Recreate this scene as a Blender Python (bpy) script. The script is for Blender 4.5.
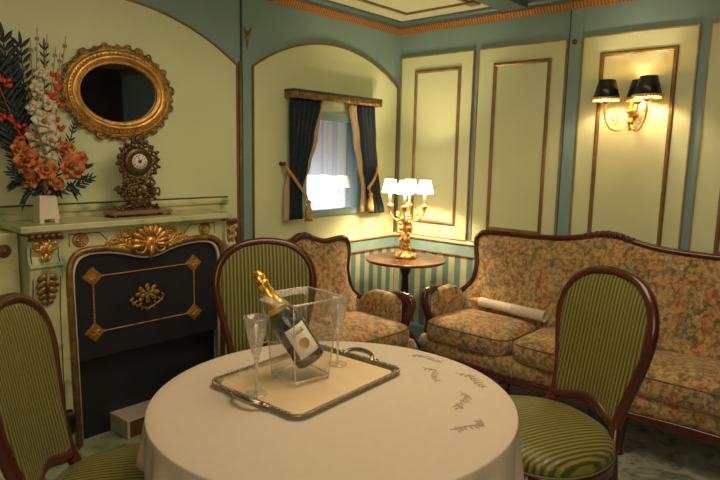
import bpy, bmesh, math, random
from mathutils import Vector, Matrix
from math import sin, cos, pi, radians as R, sqrt, hypot

for o in list(bpy.data.objects):
    bpy.data.objects.remove(o)
random.seed(7)
S = bpy.context.scene
COL = S.collection

# ------------------------------------------------------------------ camera
YAW, PIT, ROLL, FPX = .7290, -.1423, .0206, 593.4
CAMP = Vector((-3.8783, -3.0782, 1.498))
fw = Vector((cos(YAW)*cos(PIT), sin(YAW)*cos(PIT), sin(PIT)))
rt = Vector((sin(YAW), -cos(YAW), 0))
up = rt.cross(fw)
cr, sr = cos(ROLL), sin(ROLL)
cx_ = rt*cr + up*sr
cy_ = -rt*sr + up*cr
cd = bpy.data.cameras.new('camera')
cam = bpy.data.objects.new('camera', cd)
COL.objects.link(cam)
cam.matrix_world = Matrix(((cx_.x, cy_.x, -fw.x, CAMP.x), (cx_.y, cy_.y, -fw.y, CAMP.y), (cx_.z, cy_.z, -fw.z, CAMP.z), (0, 0, 0, 1)))
cd.sensor_width = 36
cd.lens = 36*FPX/720
cd.clip_start = .02
S.camera = cam
# ------------------------------------------------------------------ world, lights, exposure
W = bpy.data.worlds.new('world')
S.world = W
W.use_nodes = True
W.node_tree.nodes['Background'].inputs[0].default_value = (1, .72, .45, 1)
W.node_tree.nodes['Background'].inputs[1].default_value = .02


def area(name, loc, size, power, col, rot=(0, 0, 0), sy=None):
    l = bpy.data.lights.new(name, 'AREA')
    l.energy = power
    l.color = col
    l.size = size
    if sy:
        l.shape = 'RECTANGLE'
        l.size_y = sy
    o = bpy.data.objects.new(name, l)
    o.location = loc
    o.rotation_euler = rot
    COL.objects.link(o)
    return o


def point(name, loc, power, col, rad=.02, parent=None):
    l = bpy.data.lights.new(name, 'POINT')
    l.energy = power
    l.color = col
    l.shadow_soft_size = rad
    o = bpy.data.objects.new(name, l)
    o.location = loc
    COL.objects.link(o)
    o.parent = parent
    return o


WARM = (1.0, .76, .48)
area('ceiling_lamp_light', (-2.1, -1.9, 2.50), 1.2, 23.5, WARM, (0, 0, 0))
_d = Vector((-.9, -.7, 1.3))-Vector((-4.5, -4.0, 2.0))
area('added_fill_light', (-4.5, -4.0, 2.0), 1.7, 31, WARM, _d.to_track_quat('-Z', 'Y').to_euler())  # fill added behind the viewer to brighten the walls; no doorway modelled there
P_TABLE, P_SCONCE = 10.5, 4.0
P_WINDOW = 4.2
S.cycles.transparent_max_bounces = 32
S.view_settings.view_transform = 'Standard'
S.view_settings.look = 'None'
S.view_settings.gamma = 1
S.view_settings.use_curve_mapping = False
S.view_settings.exposure = 0.17


# ------------------------------------------------------------------ materials
def nt(name):
    m = bpy.data.materials.new(name)
    m.use_nodes = True
    t = m.node_tree
    return m, t, t.nodes, t.links, t.nodes['Principled BSDF']


def c4(c):
    return (c[0], c[1], c[2], 1)


def plain(name, col, rough=.5, metal=0, var=.12, scale=6, bump=0, bscale=80, coat=0, sheen=0, spec=.5, stretch=None):
    m, t, n, l, b = nt(name)
    tc = n.new('ShaderNodeTexCoord')
    src = tc.outputs['Object']
    if stretch:
        mp = n.new('ShaderNodeMapping')
        mp.inputs['Scale'].default_value = stretch
        l.new(src, mp.inputs[0])
        src = mp.outputs[0]
    no = n.new('ShaderNodeTexNoise')
    no.inputs['Scale'].default_value = scale
    no.inputs['Detail'].default_value = 4
    l.new(src, no.inputs['Vector'])
    r = n.new('ShaderNodeValToRGB')
    r.color_ramp.elements[0].position = .3
    r.color_ramp.elements[1].position = .7
    r.color_ramp.elements[0].color = c4([x*(1-var) for x in col])
    r.color_ramp.elements[1].color = c4([min(1, x*(1+var)) for x in col])
    l.new(no.outputs[0], r.inputs[0])
    l.new(r.outputs[0], b.inputs['Base Color'])
    b.inputs['Roughness'].default_value = rough
    b.inputs['Metallic'].default_value = metal
    b.inputs['Specular IOR Level'].default_value = spec
    b.inputs['Coat Weight'].default_value = coat
    b.inputs['Coat Roughness'].default_value = .15
    b.inputs['Sheen Weight'].default_value = sheen
    if bump:
        n2 = n.new('ShaderNodeTexNoise')
        n2.inputs['Scale'].default_value = bscale
        n2.inputs['Detail'].default_value = 3
        l.new(src, n2.inputs['Vector'])
        bp = n.new('ShaderNodeBump')
        bp.inputs['Strength'].default_value = bump
        bp.inputs['Distance'].default_value = .004
        l.new(n2.outputs[0], bp.inputs['Height'])
        l.new(bp.outputs[0], b.inputs['Normal'])
    return m


def stripes(name, axis, period, ca, cb, rough=.5, sheen=0, sharp=.15, phase=0, fine=True):
    m, t, n, l, b = nt(name)
    tc = n.new('ShaderNodeTexCoord')
    sp = n.new('ShaderNodeSeparateXYZ')
    l.new(tc.outputs['Object'], sp.inputs[0])
    ma = n.new('ShaderNodeMath')
    ma.operation = 'MULTIPLY_ADD'
    ma.inputs[1].default_value = 2*pi/period
    ma.inputs[2].default_value = phase
    l.new(sp.outputs[axis], ma.inputs[0])
    si = n.new('ShaderNodeMath')
    si.operation = 'SINE'
    l.new(ma.outputs[0], si.inputs[0])
    mr = n.new('ShaderNodeMapRange')
    mr.inputs[1].default_value = -sharp*2
    mr.inputs[2].default_value = sharp*2
    l.new(si.outputs[0], mr.inputs[0])
    r = n.new('ShaderNodeMix')
    r.data_type = 'RGBA'
    r.inputs[6].default_value = c4(ca)
    r.inputs[7].default_value = c4(cb)
    l.new(mr.outputs[0], r.inputs[0])
    no = n.new('ShaderNodeTexNoise')
    no.inputs['Scale'].default_value = 9
    l.new(tc.outputs['Object'], no.inputs['Vector'])
    mx = n.new('ShaderNodeMix')
    mx.data_type = 'RGBA'
    mx.blend_type = 'MULTIPLY'
    mx.inputs[0].default_value = .25
    l.new(r.outputs[2], mx.inputs[6])
    l.new(no.outputs[0], mx.inputs[7])
    l.new(mx.outputs[2], b.inputs['Base Color'])
    b.inputs['Roughness'].default_value = rough
    b.inputs['Sheen Weight'].default_value = sheen
    if fine:
        bp = n.new('ShaderNodeBump')
        bp.inputs['Strength'].default_value = .5
        bp.inputs['Distance'].default_value = .002
        l.new(si.outputs[0], bp.inputs['Height'])
        l.new(bp.outputs[0], b.inputs['Normal'])
    return m


def floral(name):
    m, t, n, l, b = nt(name)
    tc = n.new('ShaderNodeTexCoord')
    nz = n.new('ShaderNodeTexNoise')
    nz.inputs['Scale'].default_value = 14
    nz.inputs['Detail'].default_value = 3
    l.new(tc.outputs['Object'], nz.inputs['Vector'])
    mp = n.new('ShaderNodeVectorMath')
    mp.operation = 'MULTIPLY_ADD'
    mp.inputs[1].default_value = (.055, .055, .055)
    l.new(nz.outputs['Color'], mp.inputs[0])
    l.new(tc.outputs['Object'], mp.inputs[2])
    v1 = n.new('ShaderNodeTexVoronoi')
    v1.inputs['Scale'].default_value = 19
    l.new(mp.outputs[0], v1.inputs['Vector'])
    sep = n.new('ShaderNodeSeparateColor')
    l.new(v1.outputs['Color'], sep.inputs[0])
    r1 = n.new('ShaderNodeValToRGB')
    cr = r1.color_ramp
    cr.interpolation = 'CONSTANT'
    cols = [(0, (.33, .20, .075)), (.24, (.42, .28, .11)), (.44, (.15, .155, .08)), (.58, (.42, .14, .05)), (.68, (.46, .33, .15)), (.84, (.22, .20, .12)), (.93, (.48, .20, .07))]
    cr.elements[0].color = c4(cols[0][1])
    cr.elements[1].position = cols[1][0]
    cr.elements[1].color = c4(cols[1][1])
    for p, c in cols[2:]:
        e = cr.elements.new(p)
        e.color = c4(c)
    l.new(sep.outputs[0], r1.inputs[0])
    # soft base
    nb = n.new('ShaderNodeTexNoise')
    nb.inputs['Scale'].default_value = 38
    nb.inputs['Detail'].default_value = 5
    l.new(mp.outputs[0], nb.inputs['Vector'])
    rb = n.new('ShaderNodeValToRGB')
    rb.color_ramp.elements[0].position = .42
    rb.color_ramp.elements[0].color = c4((.10, .065, .03))
    rb.color_ramp.elements[1].position = .56
    rb.color_ramp.elements[1].color = c4((.56, .38, .15))
    l.new(nb.outputs[0], rb.inputs[0])
    m1 = n.new('ShaderNodeMix')
    m1.data_type = 'RGBA'
    m1.inputs[0].default_value = .5
    l.new(r1.outputs[0], m1.inputs[6])
    l.new(rb.outputs[0], m1.inputs[7])
    # petal outlines
    v2 = n.new('ShaderNodeTexVoronoi')
    v2.feature = 'DISTANCE_TO_EDGE'
    v2.inputs['Scale'].default_value = 26
    l.new(mp.outputs[0], v2.inputs['Vector'])
    r2 = n.new('ShaderNodeValToRGB')
    r2.color_ramp.elements[0].position = .02
    r2.color_ramp.elements[0].color = (.42, .36, .28, 1)
    r2.color_ramp.elements[1].position = .10
    r2.color_ramp.elements[1].color = (1, 1, 1, 1)
    l.new(v2.outputs[0], r2.inputs[0])
    m2 = n.new('ShaderNodeMix')
    m2.data_type = 'RGBA'
    m2.blend_type = 'MULTIPLY'
    m2.inputs[0].default_value = .5
    l.new(m1.outputs[2], m2.inputs[6])
    l.new(r2.outputs[0], m2.inputs[7])
    l.new(m2.outputs[2], b.inputs['Base Color'])
    b.inputs['Roughness'].default_value = .8
    b.inputs['Sheen Weight'].default_value = .2
    bp = n.new('ShaderNodeBump')
    bp.inputs['Strength'].default_value = .25
    bp.inputs['Distance'].default_value = .004
    l.new(nb.outputs[0], bp.inputs['Height'])
    l.new(bp.outputs[0], b.inputs['Normal'])
    return m


def marble(name, base, vein, light, scale=3, rough=.35):
    m, t, n, l, b = nt(name)
    tc = n.new('ShaderNodeTexCoord')
    no = n.new('ShaderNodeTexNoise')
    no.inputs['Scale'].default_value = scale
    no.inputs['Detail'].default_value = 6
    no.inputs['Distortion'].default_value = 1.6
    l.new(tc.outputs['Object'], no.inputs['Vector'])
    r = n.new('ShaderNodeValToRGB')
    e = r.color_ramp.elements
    e[0].position = .36
    e[0].color = c4(vein)
    e[1].position = .68
    e[1].color = c4(light)
    x = e.new(.47)
    x.color = c4(base)
    l.new(no.outputs[0], r.inputs[0])
    l.new(r.outputs[0], b.inputs['Base Color'])
    b.inputs['Roughness'].default_value = rough
    return m


def clear(name, tint=(1, 1, 1), ior=1.45, rough=.02, base=0.0, milk=0.0):
    m, t, n, l, b = nt(name)
    n.remove(b)
    tr = n.new('ShaderNodeBsdfTransparent')
    tr.inputs[0].default_value = c4(tint)
    gl = n.new('ShaderNodeBsdfGlossy')
    gl.inputs['Roughness'].default_value = rough
    fr = n.new('ShaderNodeLayerWeight')
    fr.inputs[0].default_value = .5
    pw = n.new('ShaderNodeMath')
    pw.operation = 'POWER'
    pw.inputs[1].default_value = 4.0
    l.new(fr.outputs['Facing'], pw.inputs[0])
    ad = n.new('ShaderNodeMath')
    ad.operation = 'MULTIPLY_ADD'
    ad.use_clamp = True
    ad.inputs[1].default_value = ior-1
    ad.inputs[2].default_value = base+.03
    l.new(pw.outputs[0], ad.inputs[0])
    mx = n.new('ShaderNodeMixShader')
    l.new(ad.outputs[0], mx.inputs[0])
    l.new(tr.outputs[0], mx.inputs[1])
    l.new(gl.outputs[0], mx.inputs[2])
    if milk:
        df = n.new('ShaderNodeBsdfDiffuse')
        df.inputs[0].default_value = (.9, .9, .86, 1)
        m2 = n.new('ShaderNodeMixShader')
        m2.inputs[0].default_value = milk
        l.new(mx.outputs[0], m2.inputs[1])
        l.new(df.outputs[0], m2.inputs[2])
        mx = m2
    l.new(mx.outputs[0], n['Material Output'].inputs[0])
    return m


def sheer(name, col, trans=.5):
    m, t, n, l, b = nt(name)
    b.inputs['Base Color'].default_value = c4(col)
    b.inputs['Roughness'].default_value = .9
    tl = n.new('ShaderNodeBsdfTranslucent')
    tl.inputs[0].default_value = c4(col)
    no = n.new('ShaderNodeTexNoise')
    no.inputs['Scale'].default_value = 60
    mx = n.new('ShaderNodeMixShader')
    mx.inputs[0].default_value = trans
    l.new(b.outputs[0], mx.inputs[1])
    l.new(tl.outputs[0], mx.inputs[2])
    l.new(mx.outputs[0], n['Material Output'].inputs[0])
    return m


def glowing_shade(name, col, strength):
    m, t, n, l, b = nt(name)
    b.inputs['Base Color'].default_value = c4(col)
    b.inputs['Roughness'].default_value = .8
    b.inputs['Emission Color'].default_value = c4((1, .80, .52))
    b.inputs['Emission Strength'].default_value = strength
    return m


M = {}
M['cream'] = plain('cream_paint', (.645, .72, .465), .42, var=.03, scale=2.5)
M['ceilpaint'] = plain('ceiling_paint', (.50, .53, .35), .6, var=.04)
M['teal'] = plain('teal_paint', (.215, .345, .35), .45, var=.05, scale=3)
M['teal_line'] = plain('dark_seam', (.05, .06, .05), .6)
M['brass_line'] = plain('gilt_moulding', (.23, .15, .055), .42, .35, var=.2, scale=12)
M['thin_gilt'] = plain('thin_gilt_edge', (.36, .25, .11), .45, .2, var=.15, scale=12)
M['gold'] = plain('gilded_carving', (.62, .36, .10), .36, .75, var=.35, scale=22, bump=.5, bscale=60)
M['oldgold'] = plain('aged_gilding', (.30, .185, .06), .42, .6, var=.45, scale=25, bump=.5, bscale=70)
M['bronze'] = plain('dark_bronze', (.13, .085, .035), .38, .7, var=.5, scale=30)
M['mahogany'] = plain('mahogany', (.068, .017, .008), .25, var=.35, scale=8, coat=.3, stretch=(1, 1, .3))
M['darkwood'] = plain('dark_wood', (.06, .02, .01), .3, var=.3, coat=.3)
M['tabletop'] = plain('tabletop_wood', (.13, .036, .014), .3, var=.35, scale=6, coat=.3, stretch=(1, .2, 1))
M['seatstripe'] = stripes('green_striped_satin', 1, .0178, (.245, .222, .038), (.068, .076, .016), .38, .1)
M['piping'] = plain('green_braid', (.15, .15, .04), .6)
M['floral'] = floral('floral_tapestry')
M['dado'] = stripes('striped_wallpaper_y', 1, .108, (.46, .49, .30), (.12, .215, .22), .6, sharp=.1, phase=.8, fine=False)
M['dadox'] = stripes('striped_wallpaper_x', 0, .108, (.46, .49, .30), (.12, .215, .22), .6, sharp=.1, phase=0, fine=False)
M['marble'] = marble('green_marble_paint', (.52, .55, .29), (.22, .30, .18), (.64, .66, .40), 3.5)
M['hearth'] = marble('hearth_marble', (.26, .31, .19), (.13, .17, .11), (.33, .38, .25), 7)
M['floor'] = marble('mottled_floor', (.29, .33, .25), (.16, .19, .14), (.46, .48, .39), 9, .5)
M['board'] = plain('midnight_board', (.014, .016, .026), .45, var=.2)
M['firebox'] = plain('firebox_black', (.006, .007, .011), .5)
M['cloth'] = plain('table_linen', (.61, .535, .445), .85, var=.02, scale=30, bump=.1, bscale=300)
M['clothside'] = M['cloth']
M['embroid'] = plain('linen_embroidery', (.54, .46, .36), .9)
M['silver'] = plain('polished_silver', (.86, .68, .44), .40, .25, var=.05, scale=14)
M['silverrim'] = plain('silver_rim', (.42, .37, .26), .26, .95, var=.3, scale=60)
M['acrylic'] = clear('clear_acrylic', (.98, .985, .975), 1.6, .06, .022, .0)
M['acredge'] = clear('acrylic_edge', (.9, .91, .87), 1.7, .12, .25, .20)
M['crystal'] = clear('crystal', (.98, .98, .96), 1.7, .10, .06, .09)
M['bottle'] = plain('dark_green_glass', (.010, .016, .008), .08, var=.1, coat=.5)
M['foil'] = plain('gold_foil', (.85, .55, .12), .28, .9, var=.15, scale=40, bump=.6, bscale=90)
M['paper'] = plain('label_paper', (.78, .74, .64), .7, var=.03)
M['ink'] = plain('dark_ink', (.05, .04, .04), .6)
M['blueink'] = plain('blue_print', (.08, .10, .28), .5)
M['seal'] = plain('gold_seal', (.52, .33, .10), .4, .5)
M['mirror'] = plain('mirror_glass', (.35, .36, .38), .03, 1, var=.0)
M['navy'] = plain('navy_drape', (.020, .032, .044), .85, var=.35, scale=70, sheen=.05, spec=.2)
M['lining'] = sheer('beige_lining', (.62, .50, .33), .25)
M['cord'] = plain('gold_cord', (.52, .30, .08), .6, .1, var=.4, scale=120, bump=.6, bscale=200)
M['pelmet'] = plain('dark_pelmet', (.03, .045, .05), .4)
M['sheer'] = sheer('sheer_curtain', (.86, .88, .93), .5)
M['glass'] = clear('window_glass', (.97, .98, .98), 1.55, .0, .12)
M['shade'] = glowing_shade('white_lampshade', (.9, .85, .75), 3.2)
M['blackshade'] = plain('black_shade', (.009, .010, .022), .34, var=.1, coat=.2)
M['shadelining'] = plain('gold_shade_lining', (.85, .62, .25), .35, .4)
M['candle'] = plain('ivory_candle', (.8, .72, .52), .5)
M['lampgold'] = plain('lamp_gilt_brass', (.75, .45, .16), .28, .85, var=.3, scale=40)
M['white'] = plain('off_white', (.72, .66, .56), .6, var=.05)
M['boxgrey'] = plain('grey_box', (.50, .47, .40), .5, var=.04)
M['leaf'] = plain('dark_blue_green_leaf', (.018, .040, .045), .5, var=.5, scale=30)
M['twig'] = plain('tan_twig', (.34, .22, .10), .7, var=.3)
M['redbud'] = plain('red_bud', (.55, .06, .02), .5, var=.3, scale=30)
M['orange'] = plain('orange_petal', (.55, .19, .06), .55, var=.5, scale=24)
M['whitepetal'] = plain('cream_petal', (.62, .58, .44), .6, var=.15, scale=30)
M['pinkwood'] = plain('rose_bronze', (.33, .16, .08), .4, .3)
M['redwood_line'] = plain('rail_moulding', (.30, .13, .05), .5)
M['browncrust'] = plain('golden_brown_tip', (.62, .27, .08), .7, var=.25, scale=40)
M['rosette'] = plain('brown_rosette', (.16, .08, .035), .45, .4, var=.3, scale=40)
M['wallback'] = plain('dark_panelling', (.07, .055, .035), .6)
M['iron'] = plain('black_iron', (.012, .011, .011), .35, .4)
M['tealdark'] = plain('dark_teal_cornice', (.07, .12, .115), .5)


def dentil(name, axis):
    m = stripes(name, axis, .022, (.55, .25, .06), (.26, .10, .02), .42, sharp=.5)
    m.node_tree.nodes['Principled BSDF'].inputs['Metallic'].default_value = .35
    return m


M['dentx'] = dentil('gilt_ribbing_x', 0)
M['denty'] = dentil('gilt_ribbing_y', 1)


# ------------------------------------------------------------------ mesh builder
class MB:
    def __init__(s):
        s.bm = bmesh.new()

    def face(s, vs, sm=True):
        try:
            f = s.bm.faces.new(vs)
            f.smooth = sm
            return f
        except ValueError:
            return None

    def box(s, lo, hi, rot=None, piv=None):
        x0, y0, z0 = lo
        x1, y1, z1 = hi
        P = [Vector(p) for p in ((x0, y0, z0), (x1, y0, z0), (x1, y1, z0), (x0, y1, z0), (x0, y0, z1), (x1, y0, z1), (x1, y1, z1), (x0, y1, z1))]
        if rot is not None:
            c = Vector(piv) if piv is not None else (Vector(lo)+Vector(hi))/2
            P = [c+rot @ (p-c) for p in P]
        v = [s.bm.verts.new(p) for p in P]
        for q in ((0, 3, 2, 1), (4, 5, 6, 7), (0, 1, 5, 4), (1, 2, 6, 5), (2, 3, 7, 6), (3, 0, 4, 7)):
            s.face([v[i] for i in q], False)
        return s

    def grid(s, f, nu, nv, cu=False, cv=False, sm=True):
        mu = nu if cu else nu+1
        mv = nv if cv else nv+1
        V = [[s.bm.verts.new(f(i/nu, j/nv)) for j in range(mv)] for i in range(mu)]
        for i in range(nu):
            for j in range(nv):
                s.face([V[i][j], V[(i+1) % mu][j], V[(i+1) % mu][(j+1) % mv], V[i][(j+1) % mv]], sm)
        return V

    def lathe(s, prof, c=(0, 0, 0), seg=20, mat=None, sx=1, sy=1):
        c = Vector(c)
        rings = []
        for r, z in prof:
            ring = []
            for k in range(seg):
                a = 2*pi*k/seg
                p = Vector((r*cos(a)*sx, r*sin(a)*sy, z))
                if mat is not None:
                    p = mat @ p
                ring.append(s.bm.verts.new(c+p))
            rings.append(ring)
        for a, b in zip(rings, rings[1:]):
            for k in range(seg):
                s.face([a[k], a[(k+1) % seg], b[(k+1) % seg], b[k]])
        if prof[0][0] > 1e-6:
            s.face(list(reversed(rings[0])), False)
        if prof[-1][0] > 1e-6:
            s.face(rings[-1], False)
        return s

    def ball(s, c, r, rot=None, nu=8, nv=6):
        c = Vector(c)
        rx, ry, rz = (r, r, r) if not hasattr(r, '__len__') else r

        def f(u, v):
            a = 2*pi*u
            b = pi*(v*.998+.001)
            p = Vector((rx*sin(b)*cos(a), ry*sin(b)*sin(a), rz*cos(b)))
            if rot is not None:
                p = rot @ p
            return c+p
        s.grid(f, nu, nv, cu=True)
        return s

    def tube(s, path, r, seg=8, closed=False, cap=True, flat=None):
        path = [Vector(p) for p in path]
        n = len(path)
        rs = r if hasattr(r, '__len__') else [r]*n
        T = []
        for i in range(n):
            if closed:
                d = path[(i+1) % n]-path[i-1]
            else:
                d = path[min(i+1, n-1)]-path[max(i-1, 0)]
            T.append(d.normalized() if d.length > 1e-9 else Vector((0, 0, 1)))
        a = Vector((0, 0, 1)) if abs(T[0].z) < .9 else Vector((1, 0, 0))
        N = (a-T[0]*a.dot(T[0])).normalized()
        rings = []
        for i in range(n):
            N = (N-T[i]*N.dot(T[i])).normalized()
            B = T[i].cross(N)
            rings.append([s.bm.verts.new(path[i]+(N*cos(2*pi*k/seg)+B*sin(2*pi*k/seg)*(flat or 1))*rs[i]) for k in range(seg)])
        m = n if closed else n-1
        for i in range(m):
            A, Bn = rings[i], rings[(i+1) % n]
            for k in range(seg):
                s.face([A[k], A[(k+1) % seg], Bn[(k+1) % seg], Bn[k]])
        if cap and not closed:
            s.face(list(reversed(rings[0])))
            s.face(rings[-1])
        return s

    def sweep(s, path, prof, N, closed=False, scale=None, sm=True):
        """prof: (a, b) pairs, a along side (T x N), b along N; mitred."""
        path = [Vector(p) for p in path]
        N = Vector(N).normalized()
        n = len(path)
        rings = []
        for i in range(n):
            pr = path[i-1] if (closed or i > 0) else None
            nx = path[(i+1) % n] if (closed or i < n-1) else None
            t1 = (path[i]-pr).normalized() if pr is not None else None
            t2 = (nx-path[i]).normalized() if nx is not None else None
            t1 = t1 or t2
            t2 = t2 or t1
            s1, s2 = t1.cross(N).normalized(), t2.cross(N).normalized()
            sd = (s1+s2)
            sd = sd.normalized() if sd.length > 1e-6 else s1
            k = 1/max(.35, sd.dot(s1))
            sc = scale[i] if scale else 1
            rings.append([s.bm.verts.new(path[i]+sd*(a*k*sc)+N*(b*sc)) for a, b in prof])
        m = n if closed else n-1
        q = len(prof)
        for i in range(m):
            A, B = rings[i], rings[(i+1) % n]
            for k in range(q):
                s.face([A[k], A[(k+1) % q], B[(k+1) % q], B[k]], sm)
        if not closed:
            s.face(list(reversed(rings[0])), False)
            s.face(rings[-1], False)
        return s

    def leaf(s, base, tip, width, normal=(0, 0, 1), bend=0, n=5):
        """a flat-ish leaf with thickness by a folded section"""
        base, tip = Vector(base), Vector(tip)
        T = tip-base
        L = T.length
        T = T.normalized()
        nn = Vector(normal)
        sd = T.cross(nn)
        if sd.length < 1e-4:
            sd = T.cross(Vector((1, .3, 0)))
        sd.normalize()
        up_ = sd.cross(T).normalized()
        rows = []
        for i in range(n+1):
            u = i/n
            w = width*.5*sin(pi*min(1, .06+u*.94))**.8 if i < n else .0004
            c = base+T*(L*u)+up_*(bend*L*sin(pi*u*.5)**2)
            rows.append([s.bm.verts.new(c-sd*w+up_*w*.25), s.bm.verts.new(c-up_*.0015), s.bm.verts.new(c+sd*w+up_*w*.25), s.bm.verts.new(c+up_*.0015)])
        for a, b in zip(rows, rows[1:]):
            for k in range(4):
                s.face([a[k], a[(k+1) % 4], b[(k+1) % 4], b[k]])
        return s

    def build(s, name, mat, parent=None, sub=0, bevel=0, kind=None, label=None, flat=False):
        bmesh.ops.recalc_face_normals(s.bm, faces=s.bm.faces)
        if flat:
            for f in s.bm.faces:
                f.smooth = False
        me = bpy.data.meshes.new(name)
        s.bm.to_mesh(me)
        s.bm.free()
        me.materials.append(M[mat] if isinstance(mat, str) else mat)
        o = bpy.data.objects.new(name, me)
        COL.objects.link(o)
        if parent is not None:
            o.parent = parent
        if bevel:
            b = o.modifiers.new('bevel', 'BEVEL')
            b.width = bevel
            b.segments = 2
            b.limit_method = 'ANGLE'
        if sub:
            d = o.modifiers.new('subdivision', 'SUBSURF')
            d.levels = sub
            d.render_levels = sub
        if kind:
            o['kind'] = kind
        if label:
            o['label'] = label
        return o


def thing(name, label, cat, loc=(0, 0, 0), rz=0, group=None):
    o = bpy.data.objects.new(name, None)
    o.empty_display_size = .05
    COL.objects.link(o)
    o.location = loc
    o.rotation_euler = (0, 0, rz)
    o['label'] = label
    o['category'] = cat
    if group:
        o['group'] = group
    return o


def tag(o, label, cat, group=None):
    o['label'] = label
    o['category'] = cat
    if group:
        o['group'] = group
    return o


def dup(root, loc, rz, label, group=None):
    r = root.copy()
    COL.objects.link(r)
    r.location = loc
    r.rotation_euler = (0, 0, rz)
    r['label'] = label
    if group:
        r['group'] = group
    for ch in list(root.children):
        c = ch.copy()
        COL.objects.link(c)
        c.parent = r
        for g in list(ch.children):
            d = g.copy()
            COL.objects.link(d)
            d.parent = c
    return r


def smoothpath(pts, n=6, closed=False):
    """Catmull-Rom through points"""
    P = [Vector(p) for p in pts]
    out = []
    m = len(P)
    rng = m if closed else m-1
    for i in range(rng):
        p0 = P[i-1] if (i > 0 or closed) else P[0]*2-P[1]
        p1 = P[i]
        p2 = P[(i+1) % m]
        p3 = P[(i+2) % m] if (i+2 < m or closed) else P[-1]*2-P[-2]
        for k in range(n):
            t = k/n
            out.append(.5*((2*p1)+(p2-p0)*t+(2*p0-5*p1+4*p2-p3)*t*t+(3*p1-p0-3*p2+p3)*t**3))
    if not closed:
        out.append(P[-1])
    return out


def spiral(c, r0, r1, a0, turns, plane='xz', n=22):
    """points of a scroll, in local plane"""
    pts = []
    for i in range(n+1):
        u = i/n
        a = a0+turns*2*pi*u
        r = r0+(r1-r0)*u
        if plane == 'xz':
            pts.append(Vector(c)+Vector((r*cos(a), 0, r*sin(a))))
        elif plane == 'yz':
            pts.append(Vector(c)+Vector((0, r*cos(a), r*sin(a))))
        else:
            pts.append(Vector(c)+Vector((r*cos(a), r*sin(a), 0)))
    return pts


def rrect(w, h, r, n=5):
    pts = []
    for cxx, cyy, a0 in ((w/2-r, h/2-r, 0), (-w/2+r, h/2-r, 90), (-w/2+r, -h/2+r, 180), (w/2-r, -h/2+r, 270)):
        for k in range(n+1):
            a = R(a0+90*k/n)
            pts.append((cxx+r*cos(a), cyy+r*sin(a)))
    return pts


def circ(r, n=8):
    return [(r*cos(2*pi*k/n), r*sin(2*pi*k/n)) for k in range(n)]


# ================================================================== ROOM SHELL
XL, YB = -5.3, -4.7       # extents of the room to the left and towards the viewer
ZC = 2.54
RAIL0, RAIL1 = .75, .845
st = 'structure'
MB().box((XL-.1, YB-.1, -.1), (.1, .3, 0)).build('floor', 'floor', kind=st)
MB().box((XL-.1, YB-.1, ZC), (.1, .3, ZC+.08)).build('ceiling', 'ceilpaint', kind=st)
# left wall (fireplace and window wall, y = 0) with the window opening
WX0, WX1, WZ0, WZ1 = -1.04, -.50, 1.09, 1.745
b = MB()
b.box((XL, 0, 0), (WX0, .1, ZC)).box((WX1, 0, 0), (.1, .1, ZC)).box((WX0, 0, 0), (WX1, .1, WZ0)).box((WX0, 0, WZ1), (WX1, .1, ZC))
b.build('wall_left', 'teal', kind=st)
MB().box((0, YB, 0), (.1, 0, ZC)).build('wall_right', 'teal', kind=st)
MB().box((XL, YB-.1, 0), (.1, YB, ZC)).build('wall_front', 'wallback', kind=st)
MB().box((XL-.1, YB-.1, 0), (XL, .1, ZC)).build('wall_back', 'wallback', kind=st)

# striped dado with chair rail and baseboard
MB().box((-1.46, -.006, .10), (-.004, 0, RAIL0)).build('wall_left_dado', 'dadox', kind=st)
MB().box((-.006, YB, .10), (0, -.006, RAIL0)).build('wall_right_dado', 'dado', kind=st)
b = MB()
b.sweep([(-1.46, 0, 0), (0, 0, 0), (0, YB, 0)], [(0, 0), (.018, 0), (.018, .11), (.010, .13), (0, .13)], (0, 0, 1), sm=False)
b.build('baseboard_right', 'teal', kind=st)


def both(name, prof, mat, x0=-1.46):
    return MB().sweep([(x0, 0, 0), (0, 0, 0), (0, YB, 0)], prof, (0, 0, 1), sm=False).build(name, mat, kind=st)


both('trim_1', [(0, RAIL0), (.014, RAIL0), (.014, RAIL1-.012), (0, RAIL1-.012)], 'teal')
both('trim_2', [(0, RAIL0-.006), (.018, RAIL0-.006), (.018, RAIL0+.004), (0, RAIL0+.004)], 'redwood_line')
both('trim_3', [(0, RAIL1-.014), (.018, RAIL1-.014), (.026, RAIL1-.004), (.020, RAIL1+.004), (0, RAIL1+.004)], 'redwood_line')
both('trim_4', [(0, RAIL1+.004), (.016, RAIL1+.004), (.012, RAIL1+.018), (0, RAIL1+.022)], 'cream')


# cornice: gilt ribbed band and dark cove, mitred round the corner
def wall_run(name, prof, mat, which):
    if which == 'x':
        b = MB().sweep([(XL, 0, 0), (0, 0, 0)], prof, (0, 0, 1), sm=False)
    else:
        b = MB().sweep([(0, 0, 0), (0, YB, 0)], prof, (0, 0, 1), sm=False)
    return b.build(name, mat, kind=st)


gp = [(0, 2.452), (.010, 2.452), (.014, 2.460), (.030, 2.488), (.030, 2.494), (0, 2.494)]
wall_run('trim_5', gp, 'dentx', 'x')
wall_run('trim_6', gp, 'denty', 'y')
cv = [(0, 2.494), (.034, 2.494), (.036, 2.500), (.040, 2.512), (.052, 2.524), (.066, 2.528), (.070, ZC), (0, ZC)]
MB().sweep([(XL, 0, 0), (0, 0, 0), (0, YB, 0)], cv, (0, 0, 1), sm=False).build('trim_7', 'tealdark', kind=st)
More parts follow.
